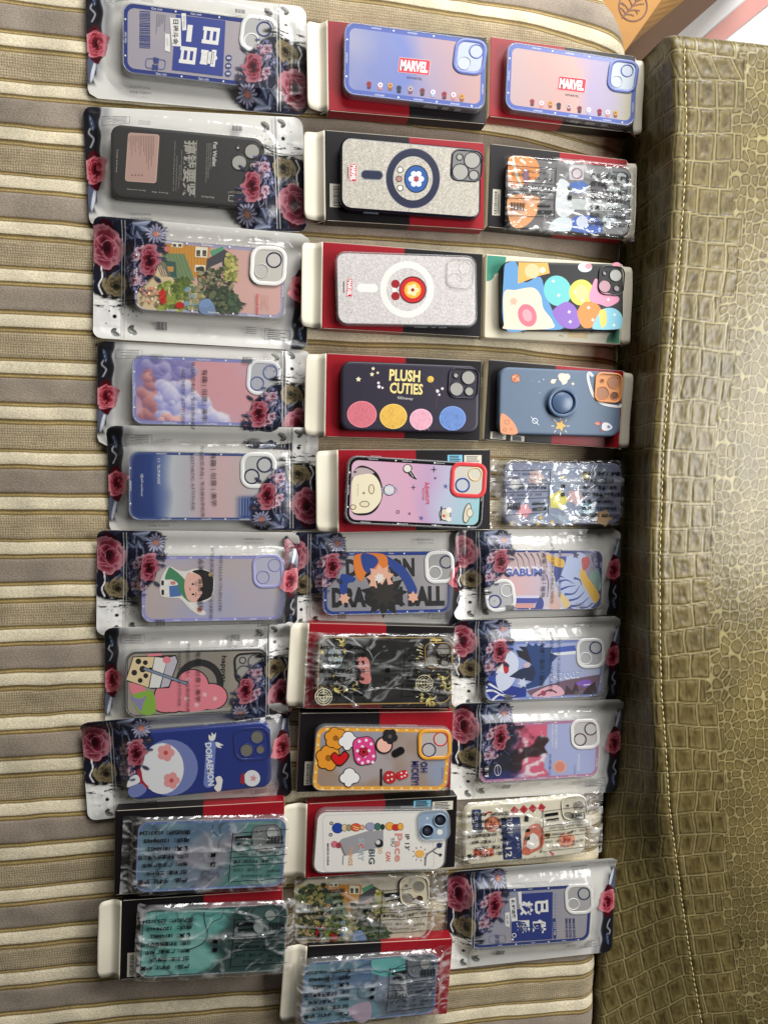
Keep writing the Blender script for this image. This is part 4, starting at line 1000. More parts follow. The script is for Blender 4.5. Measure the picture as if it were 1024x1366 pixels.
c.frame(806, 230, 168, 152, 46, 12, 4, (20, 40, 116)); k.tx('Our Secret', 800, 162, 7, 2, WH, w=84); k.tx('Our Secret', 815, 297, 7, 2, WH, w=84)
for x, y, r in ((830, 198, 31), (782, 258, 31), (845, 255, 21)): c.lens(x, y, r, 4, (30, 46, 118), (112, 108, 98))
c.done(); A8 = c
# rows 9 and 10 and bottom of the middle column: marbled cases in sleeves
def marble(pal, seed, split=None):
    def f(U, V):
        n = fbm(U*4, V*2.4, seed, 4); c_ = mixc(pal[0], pal[1], smooth(.3, .6, n+.25*(V-.5))); c_ = c_+(np.array(pal[2], float)-c_)*smooth(.5, .72, fbm(U*3+4, V*2+2, seed+7, 4)+.25*(U-.5))[:, None]
        v = np.abs(fbm(U*3, V*1.8, seed+3, 4)-.5); c_ = c_*(1-.3*smooth(.03, .0, v)[:, None])+14*(fbm(U*22, V*12, seed+31, 3)-.5)[:, None]
        if split: m = smooth(split-.06, split+.04, U+.25*(fbm(U*4, V*4, seed+5, 3)-.5)+.12*(V-.4)); c_ = c_+(np.array(pal[3], float)-c_)*(.95*m)[:, None]
        return c_
    return f
def marblecase(corners, view, label, f, rim, framec, lensf, cxy, ls):
    c = Case(corners, BOXH, 10, view, label, 'clear', f, GLOSSP); c.border(.8, 2.6, rim); c.btext('colourful', h=1.6, dots=False, left=())
    c.frame(*cxy, 4, framec[0], inner=framec[1], hgt=.8)
    for x, y, r in ls: c.lens(x, y, r, 3, framec[0], lensf)
    return c
c = marblecase([181.5, 1096, 379.8, 1090.5, 381, 1183.5, 181.5, 1191.7], (120, 1055, 3.657), 'wrapped blue marbled phone case on the ninth box down the left column', marble(((88, 114, 140), (112, 144, 156), (140, 138, 150), (84, 134, 128)), 5, .62), (98, 124, 184), ((96, 104, 110), (120, 124, 124)), (176, 178, 178), (866, 228, 150, 134, 44, 5), ((890, 202, 30), (834, 262, 10), (826, 196, 10)))
k = c.k; k.ln([(600, 165), (604, 200), (632, 226)], 5, (50, 76, 120), True); k.rr(258, 460, 26, 18, 3, -8, (196, 150, 140)); k.ln([(520, 420), (560, 440), (600, 400), (640, 430)], 4, (110, 116, 140), True); c.buttons([(.3, .38), (.55, .66)], 1); c.done(); A9 = c
c = marblecase([184, 1216.5, 384, 1203, 380, 1298.5, 187, 1304], (120, 1170, 3.657), 'wrapped teal marbled phone case with a dark green end', marble(((94, 170, 162), (124, 184, 176), (76, 146, 142), (30, 60, 58)), 12, .56), (44, 84, 84), ((40, 66, 66), (52, 86, 84)), (150, 160, 158), (864, 208, 150, 146, 48, 5), ((880, 186, 29), (824, 246, 29)))
k = c.k; k.ln([(324, 170), (330, 210), (372, 230)], 3, (50, 110, 110), True); k.ln([(556, 170), (560, 220), (574, 280), (548, 326), (470, 360)], 6, (36, 70, 72), True); k.ln([(655, 160), (640, 200), (600, 220), (572, 260)], 4, (40, 84, 84), True); c.buttons([(.6, .7)], 1); c.done(); A10 = c

# ======================================================= middle column
def tokens(k, pts, pal, s=1.):
    for i, (x, y) in enumerate(pts):
        a, b = pal[i % len(pal)]; k.rr(x, y+8*s, 20*s, 22*s, 6*s, -5, b); k.circ(x, y-8*s, 13*s, a); k.circ(x, y-8*s, 6*s, b)
TP = (((150, 30, 44), (90, 34, 60)), ((214, 214, 220), (190, 120, 120)), ((196, 146, 60), (140, 80, 40)), ((36, 42, 62), (24, 28, 44)), ((176, 166, 170), (120, 60, 66)), ((120, 40, 46), (60, 40, 50)), ((214, 214, 222), (150, 160, 190)))
PER = (98, 112, 176)
def brand(k, x, y, w, h, ang, sub=True):
    k.rr(x, y, w, h, 1, ang, (222, 216, 214)); k.rr(x, y, w-3, h-3, 1, ang, (196, 40, 58)); k.tx('MARVEL', x, y, h*.72, ang, (236, 232, 230), w=w*.88, b=.05)
    if sub: k.tx('©MARVEL', x+(2 if abs(ang) < 45 else -h*.8), y+(h*.78 if abs(ang) < 45 else 0), h*.16, ang, (70, 60, 76), w=w*.5)
c = Case([459.7, 28.3, 651.4, 52, 645, 148.4, 456.4, 124.3], BOXH, 11, (400, 10, 3.938), 'blue to pink phone case with red lettering block, at the top of the middle column', 'clear', fgrad([(0, (148, 148, 176)), (.2, (118, 128, 178)), (.38, (108, 122, 182)), (.55, (158, 142, 164)), (.8, (174, 142, 148)), (1, (182, 146, 140))], .35, 7))
c.border(1.0, 5.0, PER); c.btext('AVENGERS', h=1.5, right=(.7,)); k = c.k; brand(k, 600, 308, 165, 80, -6)
tokens(k, ((363, 408), (422, 414), (474, 416), (520, 430), (580, 434), (643, 444), (698, 452), (758, 462), (806, 466), (850, 474)), TP)
c.frame(892, 258, 172, 190, 56, 20, -7, PER, inner=(176, 184, 204)); c.lens(926, 230, 39, 7, (98, 110, 180), (178, 186, 206)); c.lens(862, 292, 36, 4, (178, 186, 204), (184, 190, 204)); k.tx('AVENGERS', 900, 168, 9, -7, WH, w=76); k.tx('AVENGERS', 895, 345, 9, -7, WH, w=76)
c.buttons([(.56, .66), (.69, .74), (.78, .83)], -1); c.done()
box([438, 29, 652, 49, 645, 166, 437, 145], RED, .5, BLK, 'l', 'red and black box under the blue to pink phone case')
c = Case([674.7, 54.6, 851, 80, 846, 170.6, 674, 145], BOXH, 11, (640, 30, 4.267), 'peach to yellow phone case with red lettering block, at the top of the right column', 'clear', fgrad([(0, (176, 152, 154)), (.3, (186, 148, 142)), (.5, (190, 154, 146)), (.66, (162, 148, 176)), (.8, (164, 156, 176)), (1, (184, 178, 134))], .3, 17))
c.border(1.0, 5.0, PER); c.btext('AVENGERS', h=1.5, right=(.7,)); k = c.k; brand(k, 522, 352, 158, 80, -7)
tokens(k, ((297, 456), (350, 466), (400, 466), (448, 476), (506, 484), (566, 496), (618, 504), (680, 512), (726, 518), (770, 522)), TP)
c.frame(812, 304, 172, 190, 56, 20, -8, PER, inner=(190, 198, 206)); c.lens(836, 274, 37, 7, (98, 110, 180), (186, 194, 206)); c.lens(776, 336, 34, 4, (188, 196, 206), (192, 198, 206)); k.tx('AVENGERS', 810, 216, 9, -8, WH, w=76); k.tx('AVENGERS', 818, 392, 9, -8, WH, w=76)
c.buttons([(.5, .58), (.62, .7), (.74, .8)], -1); c.done()
box([653.6, 48.7, 848, 76, 843, 176, 652, 155], RED, .5, BLK, 'r', 'red and black box under the peach to yellow phone case', fl=13)
# row 2
c = Case([454.6, 182, 642.5, 198, 640, 293, 453, 278], BOXH, 11, (400, 160, 3.938), 'grey glitter phone case with a navy magnet ring and navy frame', (16, 18, 34), rough=.25, panel=grain((178, 172, 160), .3, 3), pmat=GLITTER, res=.75)
k = c.k; k.P = c.P
k.ring(593, 307, 142, 38, (20, 28, 56), 60, 158); k.ring(593, 307, 142, 4, (60, 66, 90), 60, 158); k.rr(378, 289, 118, 52, 26, -3, (110, 112, 120)); k.rr(378, 289, 108, 42, 21, -3, (18, 28, 60))
k.circ(610, 310, 64, (16, 22, 46), 74); k.circ(610, 310, 58, (30, 82, 150), 68)
for j in range(6): k.circ(610+26*cos(j*pi/3), 310+30*sin(j*pi/3), 15, (214, 214, 216))
k.circ(610, 310, 13, (170, 60, 64))
for x, y, cc in ((526, 262, (216, 214, 206)), (520, 310, (170, 120, 110)), (526, 358, (216, 214, 206))): k.circ(x, y, 17, (20, 20, 30)); k.circ(x, y, 13, cc)
brand(k, 280, 278, 92, 36, -92, False); k.rr(252, 278, 5, 62, 1, 0, (130, 60, 64))
c.frame(874, 240, 166, 168, 40, 9, -4, (16, 18, 34), inner=(120, 118, 116))
for x, y, r in ((904, 212, 45), (842, 273, 45), (912, 290, 28), (838, 195, 19)): c.lens(x, y, r, 5, (16, 18, 36), FOAM)
c.buttons([(.16, .27)], -1, (92, 112, 120)); c.done()
box([434, 173, 647.6, 192, 643, 305, 433, 294], BLK, .52, RED, 'l', 'black and red box under the grey glitter phone case with the navy ring', sticker=[(-.42, -.22, 18, 24, 'c')])
c = Case([676, 207, 841.5, 223, 841, 317, 678.7, 305], BOXH, 10, (640, 180, 4.267), 'wrapped phone case printed with orange, grey and blue patches', (70, 68, 70), fgrad([(0, (104, 100, 100)), (1, (130, 132, 136))], .3, 6))
k = c.k
k.sm([(160, 150), (190, 122), (300, 130), (336, 180), (330, 240), (280, 270), (170, 300)], (222, 142, 74)); k.sm([(165, 350), (320, 350), (335, 400), (300, 480), (230, 530), (170, 500)], (226, 160, 108)); k.ln([(185, 120), (205, 220), (240, 300)], 14, (226, 216, 200)); k.sm([(240, 230), (262, 190), (280, 240), (262, 290)], (130, 96, 120))
k.sm([(440, 280), (470, 250), (515, 290), (500, 350), (540, 420), (480, 470), (430, 430)], (206, 212, 216)); k.rr(548, 215, 84, 84, 12, 0, (196, 190, 198)); k.ring(550, 220, 32, 8, (120, 70, 80)); k.sm([(510, 280), (580, 265), (620, 300), (590, 330), (520, 325)], (66, 104, 176))
k.sm([(520, 480), (570, 460), (660, 470), (690, 555), (520, 545)], (70, 98, 176)); k.circ(580, 495, 34, (196, 204, 220)); k.sm([(405, 500), (450, 470), (515, 480), (510, 545), (400, 540)], (204, 214, 220)); k.circ(735, 490, 40, (196, 206, 214)); k.sm([(600, 300), (690, 250), (720, 330), (650, 370)], (84, 80, 86)); k.rr(650, 400, 300, 60, 20, -3, (186, 192, 192))
c.frame(778, 280, 130, 150, 40, 10, -4, (56, 58, 62), inner=(110, 116, 118))
for x, y, r in ((805, 246, 36), (752, 318, 36), (812, 330, 18)): c.lens(x, y, r, 4, (60, 62, 66), (176, 182, 182))
c.done(); D2 = c
box([652, 190.5, 837, 215, 830, 318, 650.5, 303], BLK, .5, RED, 'r', 'black and red box under the wrapped orange and grey phone case', fl=14, sticker=[(-.44, -.2, 9, 28, 'c')])
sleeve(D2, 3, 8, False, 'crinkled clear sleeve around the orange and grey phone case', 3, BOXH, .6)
# row 3
c = Case([447, 334, 638.7, 339, 636, 438, 447, 433], BOXH, 11, (400, 310, 3.938), 'clear frosted glitter phone case with a white magnet ring', 'clear', grain((196, 190, 188), .22, 5), pmat=GLITTER, res=.75)
k = c.k; k.ring(562, 300, 142, 34, (222, 222, 216), 60, 149); k.rr(354, 292, 112, 46, 23, -2, (226, 224, 220))
k.circ(592, 302, 72, (40, 20, 22)); k.circ(592, 302, 66, (196, 30, 34)); k.circ(592, 302, 44, (222, 172, 50))
for j in range(5): k.circ(592+20*cos(j*1.2566), 302+20*sin(j*1.2566), 13, (228, 214, 170))
k.circ(592, 302, 9, (150, 24, 32)); k.circ(502, 270, 22, (150, 24, 32)); k.circ(502, 334, 22, (150, 24, 32)); k.circ(494, 302, 12, (230, 226, 220))
brand(k, 260, 290, 96, 30, -92, False); k.rr(230, 286, 5, 60, 1, 0, (70, 60, 60))
c.frame(842, 216, 146, 158, 40, 5, -3, (206, 206, 204), hgt=1.4, mat=CLEAR); c.lens(812, 250, 38, 4, (200, 200, 200), mat=CLEAR); c.lens(866, 188, 34, 4, (200, 200, 200), mat=CLEAR)
c.buttons([(.55, .64), (.67, .7), (.72, .78)], -1); c.done()
box([431.7, 322.7, 646, 339, 639, 449, 428, 437], RED, .5, BLK, 'l', 'red and black box under the frosted glitter phone case with the white ring')
c = Case([669, 347, 832, 352.8, 830, 441.5, 669, 440], BOXH, 11, (640, 320, 4.267), 'black phone case with bright pastel rounded shapes, on a white box', (26, 26, 30))
k = c.k
k.sm([(136, 180), (160, 130), (205, 130), (250, 240), (340, 210), (370, 300), (420, 420), (470, 505), (300, 508), (140, 500)], (98, 150, 198)); k.poly([(214, 250), (218, 128), (385, 130), (396, 190), (330, 206)], (226, 172, 92)); k.circ(296, 178, 42, (230, 196, 150)); k.circ(355, 172, 17, (226, 210, 190))
k.sm([(135, 300), (200, 285), (300, 272), (345, 320), (360, 390), (410, 460), (400, 505), (150, 508), (136, 470)], (226, 210, 190)); k.circ(268, 430, 52, (214, 116, 132), 66, 20); k.circ(268, 430, 26, (228, 160, 168), 36, 20); k.star(190, 350, 26, 6, .6, 0, (214, 176, 150))
k.circ(440, 290, 78, (112, 196, 196), 88, 20); k.sm([(415, 400), (490, 352), (545, 390), (570, 470), (540, 505), (470, 495), (430, 450)], (140, 104, 186)); k.circ(576, 300, 70, (228, 218, 96), 74); k.circ(576, 300, 40, (236, 228, 140), 44); k.sm([(640, 250), (664, 222), (700, 290), (780, 320), (785, 352), (730, 380), (690, 370), (620, 340)], (226, 150, 178)); k.sm([(555, 400), (600, 352), (670, 370), (690, 430), (650, 490), (590, 500), (560, 450)], (226, 140, 76)); k.sm([(640, 490), (690, 400), (760, 390), (806, 430), (806, 490), (780, 508), (660, 510)], (136, 200, 220)); k.sm([(676, 410), (712, 400), (720, 470), (690, 500)], (222, 206, 110))
k.circ(596, 156, 40, (214, 216, 218), 28); k.circ(616, 150, 20, (220, 150, 160), 16); k.circ(775, 142, 24, (222, 150, 168), 14)
for x, y in ((416, 235), (446, 316), (540, 296), (582, 346), (506, 410), (512, 466), (616, 386), (640, 456), (728, 340), (764, 426), (760, 486)): k.star(x, y, 12, 4, .45, 10, (240, 236, 226))
c.frame(744, 232, 150, 168, 44, 6, -4, (26, 26, 30), hgt=.9)
for x, y, r, cc in ((770, 202, 37, (176, 176, 170)), (708, 264, 37, (190, 150, 160)), (776, 276, 19, (160, 150, 150)), (707, 190, 13, (150, 150, 148))): c.lens(x, y, r, 4, (30, 30, 34), cc)
c.buttons([(.56, .7), (.74, .82)], -1, (22, 22, 26)); c.done()
box([648, 339, 831, 353, 825, 459, 646, 450], WHT, .5, WHT, 'r', 'white box with green corners under the black pastel phone case', fl=15, white=True)
# row 4
c = Case([454.6, 481, 640, 488, 637.4, 578, 454.6, 574], BOXH, 11, (400, 460, 3.938), 'dark purple phone case with yellow lettering above four round plush patches', (38, 32, 50))
k = c.k; YL = (232, 214, 140)
k.tx('PLUSH', 550, 162, 62, -3, YL, w=162, b=.035); k.tx('CUTIES', 558, 230, 58, -3, YL, w=174, b=.03); k.tx('©Disney', 552, 282, 18, -4, (222, 218, 210), w=82)
for x, y, r in ((307, 181, 15), (384, 125, 11), (378, 155, 13), (408, 147, 9)): k.star(x, y, r, 5, .5, 15, (232, 222, 186))
for x, y, r in ((412, 200, 7), (415, 220, 9), (433, 226, 6), (747, 230, 7), (721, 243, 9), (731, 262, 6)): k.circ(x, y, r, (226, 214, 220))
k.circ(685, 181, 17, (222, 186, 80)); k.ln([(640, 152), (690, 195), (718, 260), (712, 330)], 2, (90, 80, 90), True); k.ln([(330, 200), (320, 270)], 2, (60, 50, 76))
rs = np.random.RandomState(4)
for x, y, rx, ry, col in ((325, 365, 78, 70, (206, 112, 124)), (490, 376, 72, 66, (222, 178, 82)), (635, 392, 60, 56, (226, 166, 184)), (800, 386, 70, 64, (104, 136, 196))):
    k.circ(x, y, rx, tuple(min(255, v+24) for v in col), ry); k.circ(x, y, rx-4, col, ry-4)
    for i in range(80):
        a, q = rs.uniform(0, 6.28), math.sqrt(rs.rand())*.9; px, py = x+rx*q*cos(a), y+ry*q*sin(a); k.lay -= .8; k.ln([(px, py), (px+rs.uniform(-16, 16), py+rs.uniform(8, 20))], 1.6, tuple(np.clip(np.array(col)*rs.uniform(.8, 1.2), 0, 240)))
c.frame(858, 202, 160, 160, 40, 6, -3, (40, 34, 54), hgt=.9)
for x, y, r in ((884, 172, 38), (822, 232, 38), (888, 244, 25), (818, 161, 15)): c.lens(x, y, r, 4, (30, 26, 40), FOAM)
c.done()
box([436, 471.4, 642.5, 481.6, 640, 588, 433, 582], RED, .5, BLK, 'l', 'red and black box under the dark purple phone case')
c = Case([666, 489, 830, 496, 825, 583, 665, 578], BOXH, 11, (640, 460, 4.267), 'slate blue phone case with a round finger ring and an orange camera frame', (94, 112, 134), rough=.55)
k = c.k; OR = (214, 142, 84); CM = (228, 216, 192)
k.circ(202, 190, 26, (200, 128, 96)); k.ring(202, 190, 26, 3, (120, 70, 60)); k.ln([(182, 180), (206, 186), (222, 206)], 6, (222, 176, 140), True); k.ln([(190, 204), (200, 190), (216, 176)], 4, (150, 84, 66), True)
for x, y, r in ((470, 186, 24), (494, 182, 18), (458, 178, 15), (478, 206, 18), (472, 222, 6)): k.circ(x, y, r, CM)
k.circ(415, 208, 13, CM); k.circ(408, 212, 7, CM); k.circ(428, 200, 5, CM); k.star(527, 222, 13, 4, .35, 0, CM)
for x, y, r in ((335, 210, 4), (360, 197, 4), (338, 273, 3), (300, 205, 2)): k.circ(x, y, r, (180, 190, 204))
rs = np.random.RandomState(9)
k.star(456, 460, 34, 5, .5, 70, (224, 172, 88)); 
for a in range(0, 360, 45): k.ln([(456+36*cos(radians(a)), 462-36*sin(radians(a))), (456+52*cos(radians(a)), 462-52*sin(radians(a)))], 4, CM)
k.sm([(118, 396), (150, 402), (196, 450), (210, 506), (130, 506), (114, 480)], (216, 150, 112)); k.ring(152, 440, 14, 3, (160, 96, 74)); k.ring(140, 484, 10, 3, (160, 96, 74)); k.circ(176, 480, 8, (196, 128, 96))
k.ring(311, 433, 17, 5, (206, 214, 224)); k.ln([(288, 410), (334, 458)], 4, (206, 214, 224))
k.sm([(690, 470), (700, 444), (730, 446), (752, 470), (728, 488), (700, 486)], (226, 224, 226)); k.circ(730, 467, 9, (96, 130, 176)); k.poly([(700, 446), (686, 430), (680, 452)], (170, 70, 96)); k.poly([(700, 486), (684, 494), (682, 474)], (170, 70, 96)); k.sm([(650, 446), (670, 438), (682, 452), (664, 458)], (206, 130, 110))
k.ln([(640, 180), (622, 160), (612, 176), (622, 230), (645, 290), (680, 326), (720, 342), (780, 352)], 15, (222, 222, 220), True); k.ln([(640, 180), (622, 160), (612, 176), (622, 230), (645, 290)], 3, (150, 150, 156), True); k.ln([(760, 348), (796, 352), (796, 338)], 12, (222, 222, 220), True)
c.frame(728, 244, 158, 172, 40, 12, -4, OR, inner=(216, 148, 90), hgt=1.2)
for x, y, r in ((760, 214, 38), (692, 276, 40), (762, 290, 25), (692, 205, 13)): c.lens(x, y, r, 5, (190, 118, 66), (168, 116, 82) if r > 30 else (110, 72, 50))
a_ = np.arange(40)*2*pi/40
def g_(r): return np.column_stack([462+r*np.cos(a_), 330-r*np.sin(a_)])
BL = plain('ring_holder_blue', S((70, 92, 122)), .35)
c.extr(None, lambda _: [(g_(86), 0), (g_(86), 3.4), (g_(82), 4.2), (g_(68), 4.2), (g_(65), 3.2), (g_(65), .1)], 'finger_ring', None, BL)
c.extr(None, lambda _: [(g_(60), 0), (g_(60), 2.6), (g_(56), 3.2), (g_(1), 3.2)], 'ring_plate', None, BL)
k2 = Ink(c.P, c.top+3.3); k2.circ(495, 330, 15, (150, 160, 176)); k2.ring(495, 330, 15, 3, (210, 214, 220)); k2.circ(468, 332, 13, (196, 204, 214)); k2.circ(445, 322, 8, (196, 204, 214)); k2.circ(448, 346, 7, (196, 204, 214)); k2.circ(476, 312, 7, (196, 204, 214)); k2.build('ring_print', c.t)
c.done()
box([650.5, 480, 833, 495, 823, 598, 646, 586], BLK, .49, RED, 'r', 'black and red box under the slate blue phone case', fl=15, sticker=[(-.4, -.44, 18, 8, 'p'), (-.26, -.46, 16, 6, 'p')])
# row 5
c = Case([462, 606.7, 648.7, 618, 643.6, 707, 459.5, 699], BOXH, 10, (410, 580, 3.938), 'pink and aqua phone case with a cream moon and a red camera frame', 'clear', fgrad([(0, (206, 170, 188)), (.45, (204, 158, 180)), (.62, (184, 152, 184)), (.78, (176, 180, 200)), (1, (140, 192, 194))], .28, 9))
c.border(.9, 4.0, (26, 24, 26)); c.btext('Happy Journey', h=1.6, top=(.18, .42, .66), bot=(.15, .42, .66, .92), right=(.5,)); k = c.k
k.circ(300, 330, 110, (26, 22, 22)) if False else None
k.sm([(232, 330), (236, 215), (270, 165), (320, 170), (372, 210), (396, 300), (372, 380), (320, 420), (240, 412)], (24, 22, 22)); k.sm([(234, 210), (262, 176), (310, 176), (350, 200), (300, 210), (240, 225)], (176, 160, 160)); k.sm([(232, 330), (238, 232), (290, 208), (345, 210), (382, 262), (386, 340), (340, 398), (290, 412), (236, 402)], (226, 216, 186))
for x, y, r, ry in ((300, 364, 26, 17), (240, 380, 16, 14), (336, 286, 16, 26), (296, 306, 6, 6)): k.circ(x, y, r, (30, 26, 24), ry); k.circ(x, y, r-3.5, (222, 208, 172), ry-3.5)
k.tx('© Disney', 264, 290, 8, -90, (150, 132, 80), w=62); k.circ(250, 195, 9, (90, 80, 80), 6)
k.circ(430, 290, 30, (30, 26, 30)); k.circ(430, 290, 26, (206, 204, 206)); k.ring(430, 290, 44, 5, (150, 160, 200), 36, 22); k.sm([(540, 190), (575, 232), (552, 226), (530, 205)], (30, 26, 28)); k.circ(526, 178, 24, (26, 24, 26)); k.circ(525, 177, 19, (216, 210, 204)); k.ln([(545, 185), (572, 228)], 3, (210, 200, 206)); k.ln([(538, 196), (556, 222)], 3, (210, 200, 206))
k.star(664, 182, 20, 4, .18, 0, (40, 36, 44)); k.star(557, 276, 17, 4, .18, 0, (60, 50, 70)); k.star(726, 270, 17, 5, .25, 10, (70, 90, 150)); k.star(598, 437, 17, 5, .25, 10, (70, 90, 150))
for x, y, r in ((671, 227, 6), (475, 405, 9), (536, 414, 6)): k.ring(x, y, r, 2.5, (60, 50, 66))
k.tx('Adventure', 632, 306, 26, -86, (206, 50, 74), w=116); k.tx('Mickey', 608, 312, 18, -86, (206, 90, 104), w=64)
k.circ(722, 420, 30, (30, 28, 32), 34, 20); k.circ(722, 420, 26, (206, 200, 176), 30, 20); k.circ(742, 396, 15, (226, 222, 214)); k.circ(742, 444, 13, (222, 214, 206)); k.ln([(704, 376), (700, 452)], 6, (50, 46, 70)); k.circ(716, 426, 8, (196, 80, 80))
k.circ(838, 412, 20, (60, 56, 56), 54, -12); k.circ(838, 412, 16, (206, 196, 176), 49, -12); k.circ(852, 410, 18, (120, 112, 104), 24); k.circ(852, 410, 14, (214, 206, 184), 20)
c.frame(845, 238, 190, 186, 50, 22, -3, (212, 62, 68), inner=(196, 192, 178)); c.lens(814, 264, 39, 8, (36, 62, 148), (180, 186, 190)); c.lens(880, 207, 37, 7, (218, 184, 130), (200, 196, 180))
for x, y, a in ((850, 154, -3), (842, 322, -3)): k.tx('Happy', x, y, 8, a, WH)
c.buttons([(.16, .24)], 1); c.done()
box([452, 600, 655, 600, 652.5, 706, 450.6, 710], RED, .5, BLK, 'l', 'red and black box under the pink and aqua phone case', fl=24, sticker=[(.26, .38, 17, 10, 'b'), (.38, .36, 20, 13, 'p')])
c = Case([674, 616, 827.5, 618, 827.5, 700, 673, 701], 1, 10, (640, 590, 4.267), 'wrapped grey lilac phone case with pale stars and a yellow patch', (112, 118, 146), fgrad([(0, (120, 122, 150)), (.5, (132, 146, 172)), (1, (112, 112, 140))], .3, 6))
k = c.k
for x, y, r, cc in ((445, 330, 62, (216, 206, 96)), (250, 390, 46, (214, 150, 160)), (320, 200, 50, (206, 176, 172)), (610, 380, 50, (130, 176, 200)), (540, 310, 50, (206, 170, 176)), (700, 430, 52, (206, 170, 130)), (200, 240, 40, (196, 196, 200)), (600, 190, 30, (196, 186, 130)), (540, 440, 26, (214, 206, 196))): k.star(x, y, r, 5, .72, 17+r, cc); k.circ(x, y, r*.55, tuple(min(240, v+10) for v in cc))
for x, y in ((345, 430), (410, 455), (330, 460), (470, 200), (180, 460)): k.star(x, y, 15, 5, .5, 20, (214, 186, 90))
k.poly([(380, 400), (560, 440), (495, 470)], (150, 166, 190)); k.rr(690, 170, 120, 70, 20, 0, (124, 132, 156))
c.done(); D5 = c
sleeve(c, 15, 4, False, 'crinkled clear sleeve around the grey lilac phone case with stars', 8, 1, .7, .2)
# row 6 middle pouch
c = Case([429.7, 735.6, 605, 733, 601, 819.4, 429.7, 822], 2, 10, (370, 695, 3.938), 'phone case with bold black block lettering behind orange and blue shapes', 'clear', iris(((150, 146, 150), (162, 158, 160), (140, 138, 146)), 28))
c.border(1.4, 4.0, (34, 60, 138)); c.btext('Saiyan', h=2.0, flipb=True, top=(.22, .52), bot=(.15, .45, .76)); k = c.k; BK = (24, 24, 28)
k.tx('DRAGON', 540, 246, 100, 1, BK, w=360, b=.05); k.tx('DRAGON BALL', 582, 398, 108, 1, BK, w=592, b=.06)
k.sm([(330, 290), (360, 280), (410, 300), (400, 320), (370, 330), (362, 382), (330, 378)], (30, 62, 140)); k.sm([(560, 180), (620, 210), (680, 260), (730, 350), (725, 378), (690, 374), (650, 300), (590, 240)], (30, 62, 140)); k.sm([(400, 200), (430, 172), (560, 176), (575, 240), (520, 250), (470, 270), (440, 318), (410, 280)], (222, 122, 40)); k.sm([(440, 176), (500, 178), (530, 215), (480, 270), (450, 250)], (30, 62, 140))
k.star(560, 385, 128, 11, .62, 6, (20, 18, 20)); k.star(540, 300, 74, 9, .7, 16, (226, 172, 148)); k.star(560, 380, 84, 9, .55, 2, (40, 34, 32)); k.star(536, 300, 30, 7, .6, 0, (230, 222, 214))
k.star(352, 408, 32, 6, .62, 10, (226, 172, 148)); k.star(712, 400, 32, 6, .62, 30, (226, 172, 148))
c.frame(850, 243, 156, 172, 50, 20, 2, (226, 226, 226), inner=(158, 156, 156)); c.lens(886, 215, 35, 7, (34, 44, 84), (160, 158, 158)); c.lens(826, 272, 37, 7, (226, 226, 226), (160, 158, 158)); c.done(); C6 = c
# row 7 black and gold in a sleeve
def bg(U, V):
    c_ = np.tile(np.array((24, 23, 24.)), (len(U), 1)); m = smooth(.36, .12, U+.2*(V-.5))*smooth(.45, .62, fbm(U*14, V*7, 33, 3)); c_ = c_+(np.array((128, 130, 128))-c_)*(.8*m)[:, None]
    m = smooth(.45, .7, fbm(U*5, V*4, 35, 3))*smooth(.35, .5, U)*smooth(.72, .55, U)*.25; return c_+(np.array((110, 106, 104))-c_)*m[:, None]
c = Case([423.3, 849, 605, 849, 602, 939, 423.3, 941], BOXH, 10, (370, 820, 3.938), 'wrapped black phone case with gold scrolls and a gold rim', (22, 20, 20), bg, GLOSSP)
c.border(.6, 1.2, (176, 144, 84)); k = c.k; GD = (206, 186, 110); GY = (170, 172, 172)
k.sm([(262, 190), (290, 165), (330, 180), (350, 225), (330, 280), (290, 285), (262, 240)], (30, 32, 36)); k.sm([(268, 195), (292, 172), (326, 186), (344, 225), (326, 272), (292, 278), (268, 240)], (176, 190, 196))
for i in range(16): k.ln([(250+i*7, 262+i*7), (330+i*5, 300+i*3), (400+i*2, 270+i*8)], 3, [(150, 152, 152), (100, 100, 102), (190, 190, 188)][i % 3], True)
for p in (((262, 130), (320, 180), (400, 200), (440, 250)), ((390, 120), (430, 160), (480, 190), (500, 230)), ((300, 360), (360, 380), (420, 400), (480, 440)), ((310, 400), (370, 440), (430, 480))): k.ln(p, 12, GY, True, True)
k.sm([(420, 235), (450, 216), (480, 240), (486, 300), (492, 345), (470, 364), (430, 350), (440, 300), (418, 270)], (206, 130, 124)); k.ln([(430, 300), (480, 296)], 5, (130, 60, 60))
rs = np.random.RandomState(6)
for x, y, s_ in ((332, 145, 26), (360, 190, 16), (240, 190, 20), (300, 385, 34), (400, 370, 26), (360, 400, 16), (800, 440, 34), (880, 380, 26), (870, 330, 30), (830, 130, 16), (740, 240, 16), (760, 430, 18), (330, 160, 16), (820, 460, 16)):
    for j in range(5):
        a = rs.uniform(0, 360); k.ln([(x, y), (x+s_*.6*cos(radians(a)), y-s_*.6*sin(radians(a))), (x+s_*1.2*cos(radians(a+30)), y-s_*1.2*sin(radians(a+30)))], s_*.42, [GD, (228, 214, 130), (150, 128, 64)][j % 3], True, True)
for (x, y) in ((770, 360), (242, 430)):
    for r in (46, 34, 22): k.ring(x, y, r, 5, (206, 200, 170))
    k.ln([(x-46, y), (x+46, y)], 5, (206, 200, 170)); k.ln([(x, y-46), (x, y+46)], 5, (206, 200, 170)); k.rro(x, y, 36, 36, 2, 0, 4, (206, 200, 170))
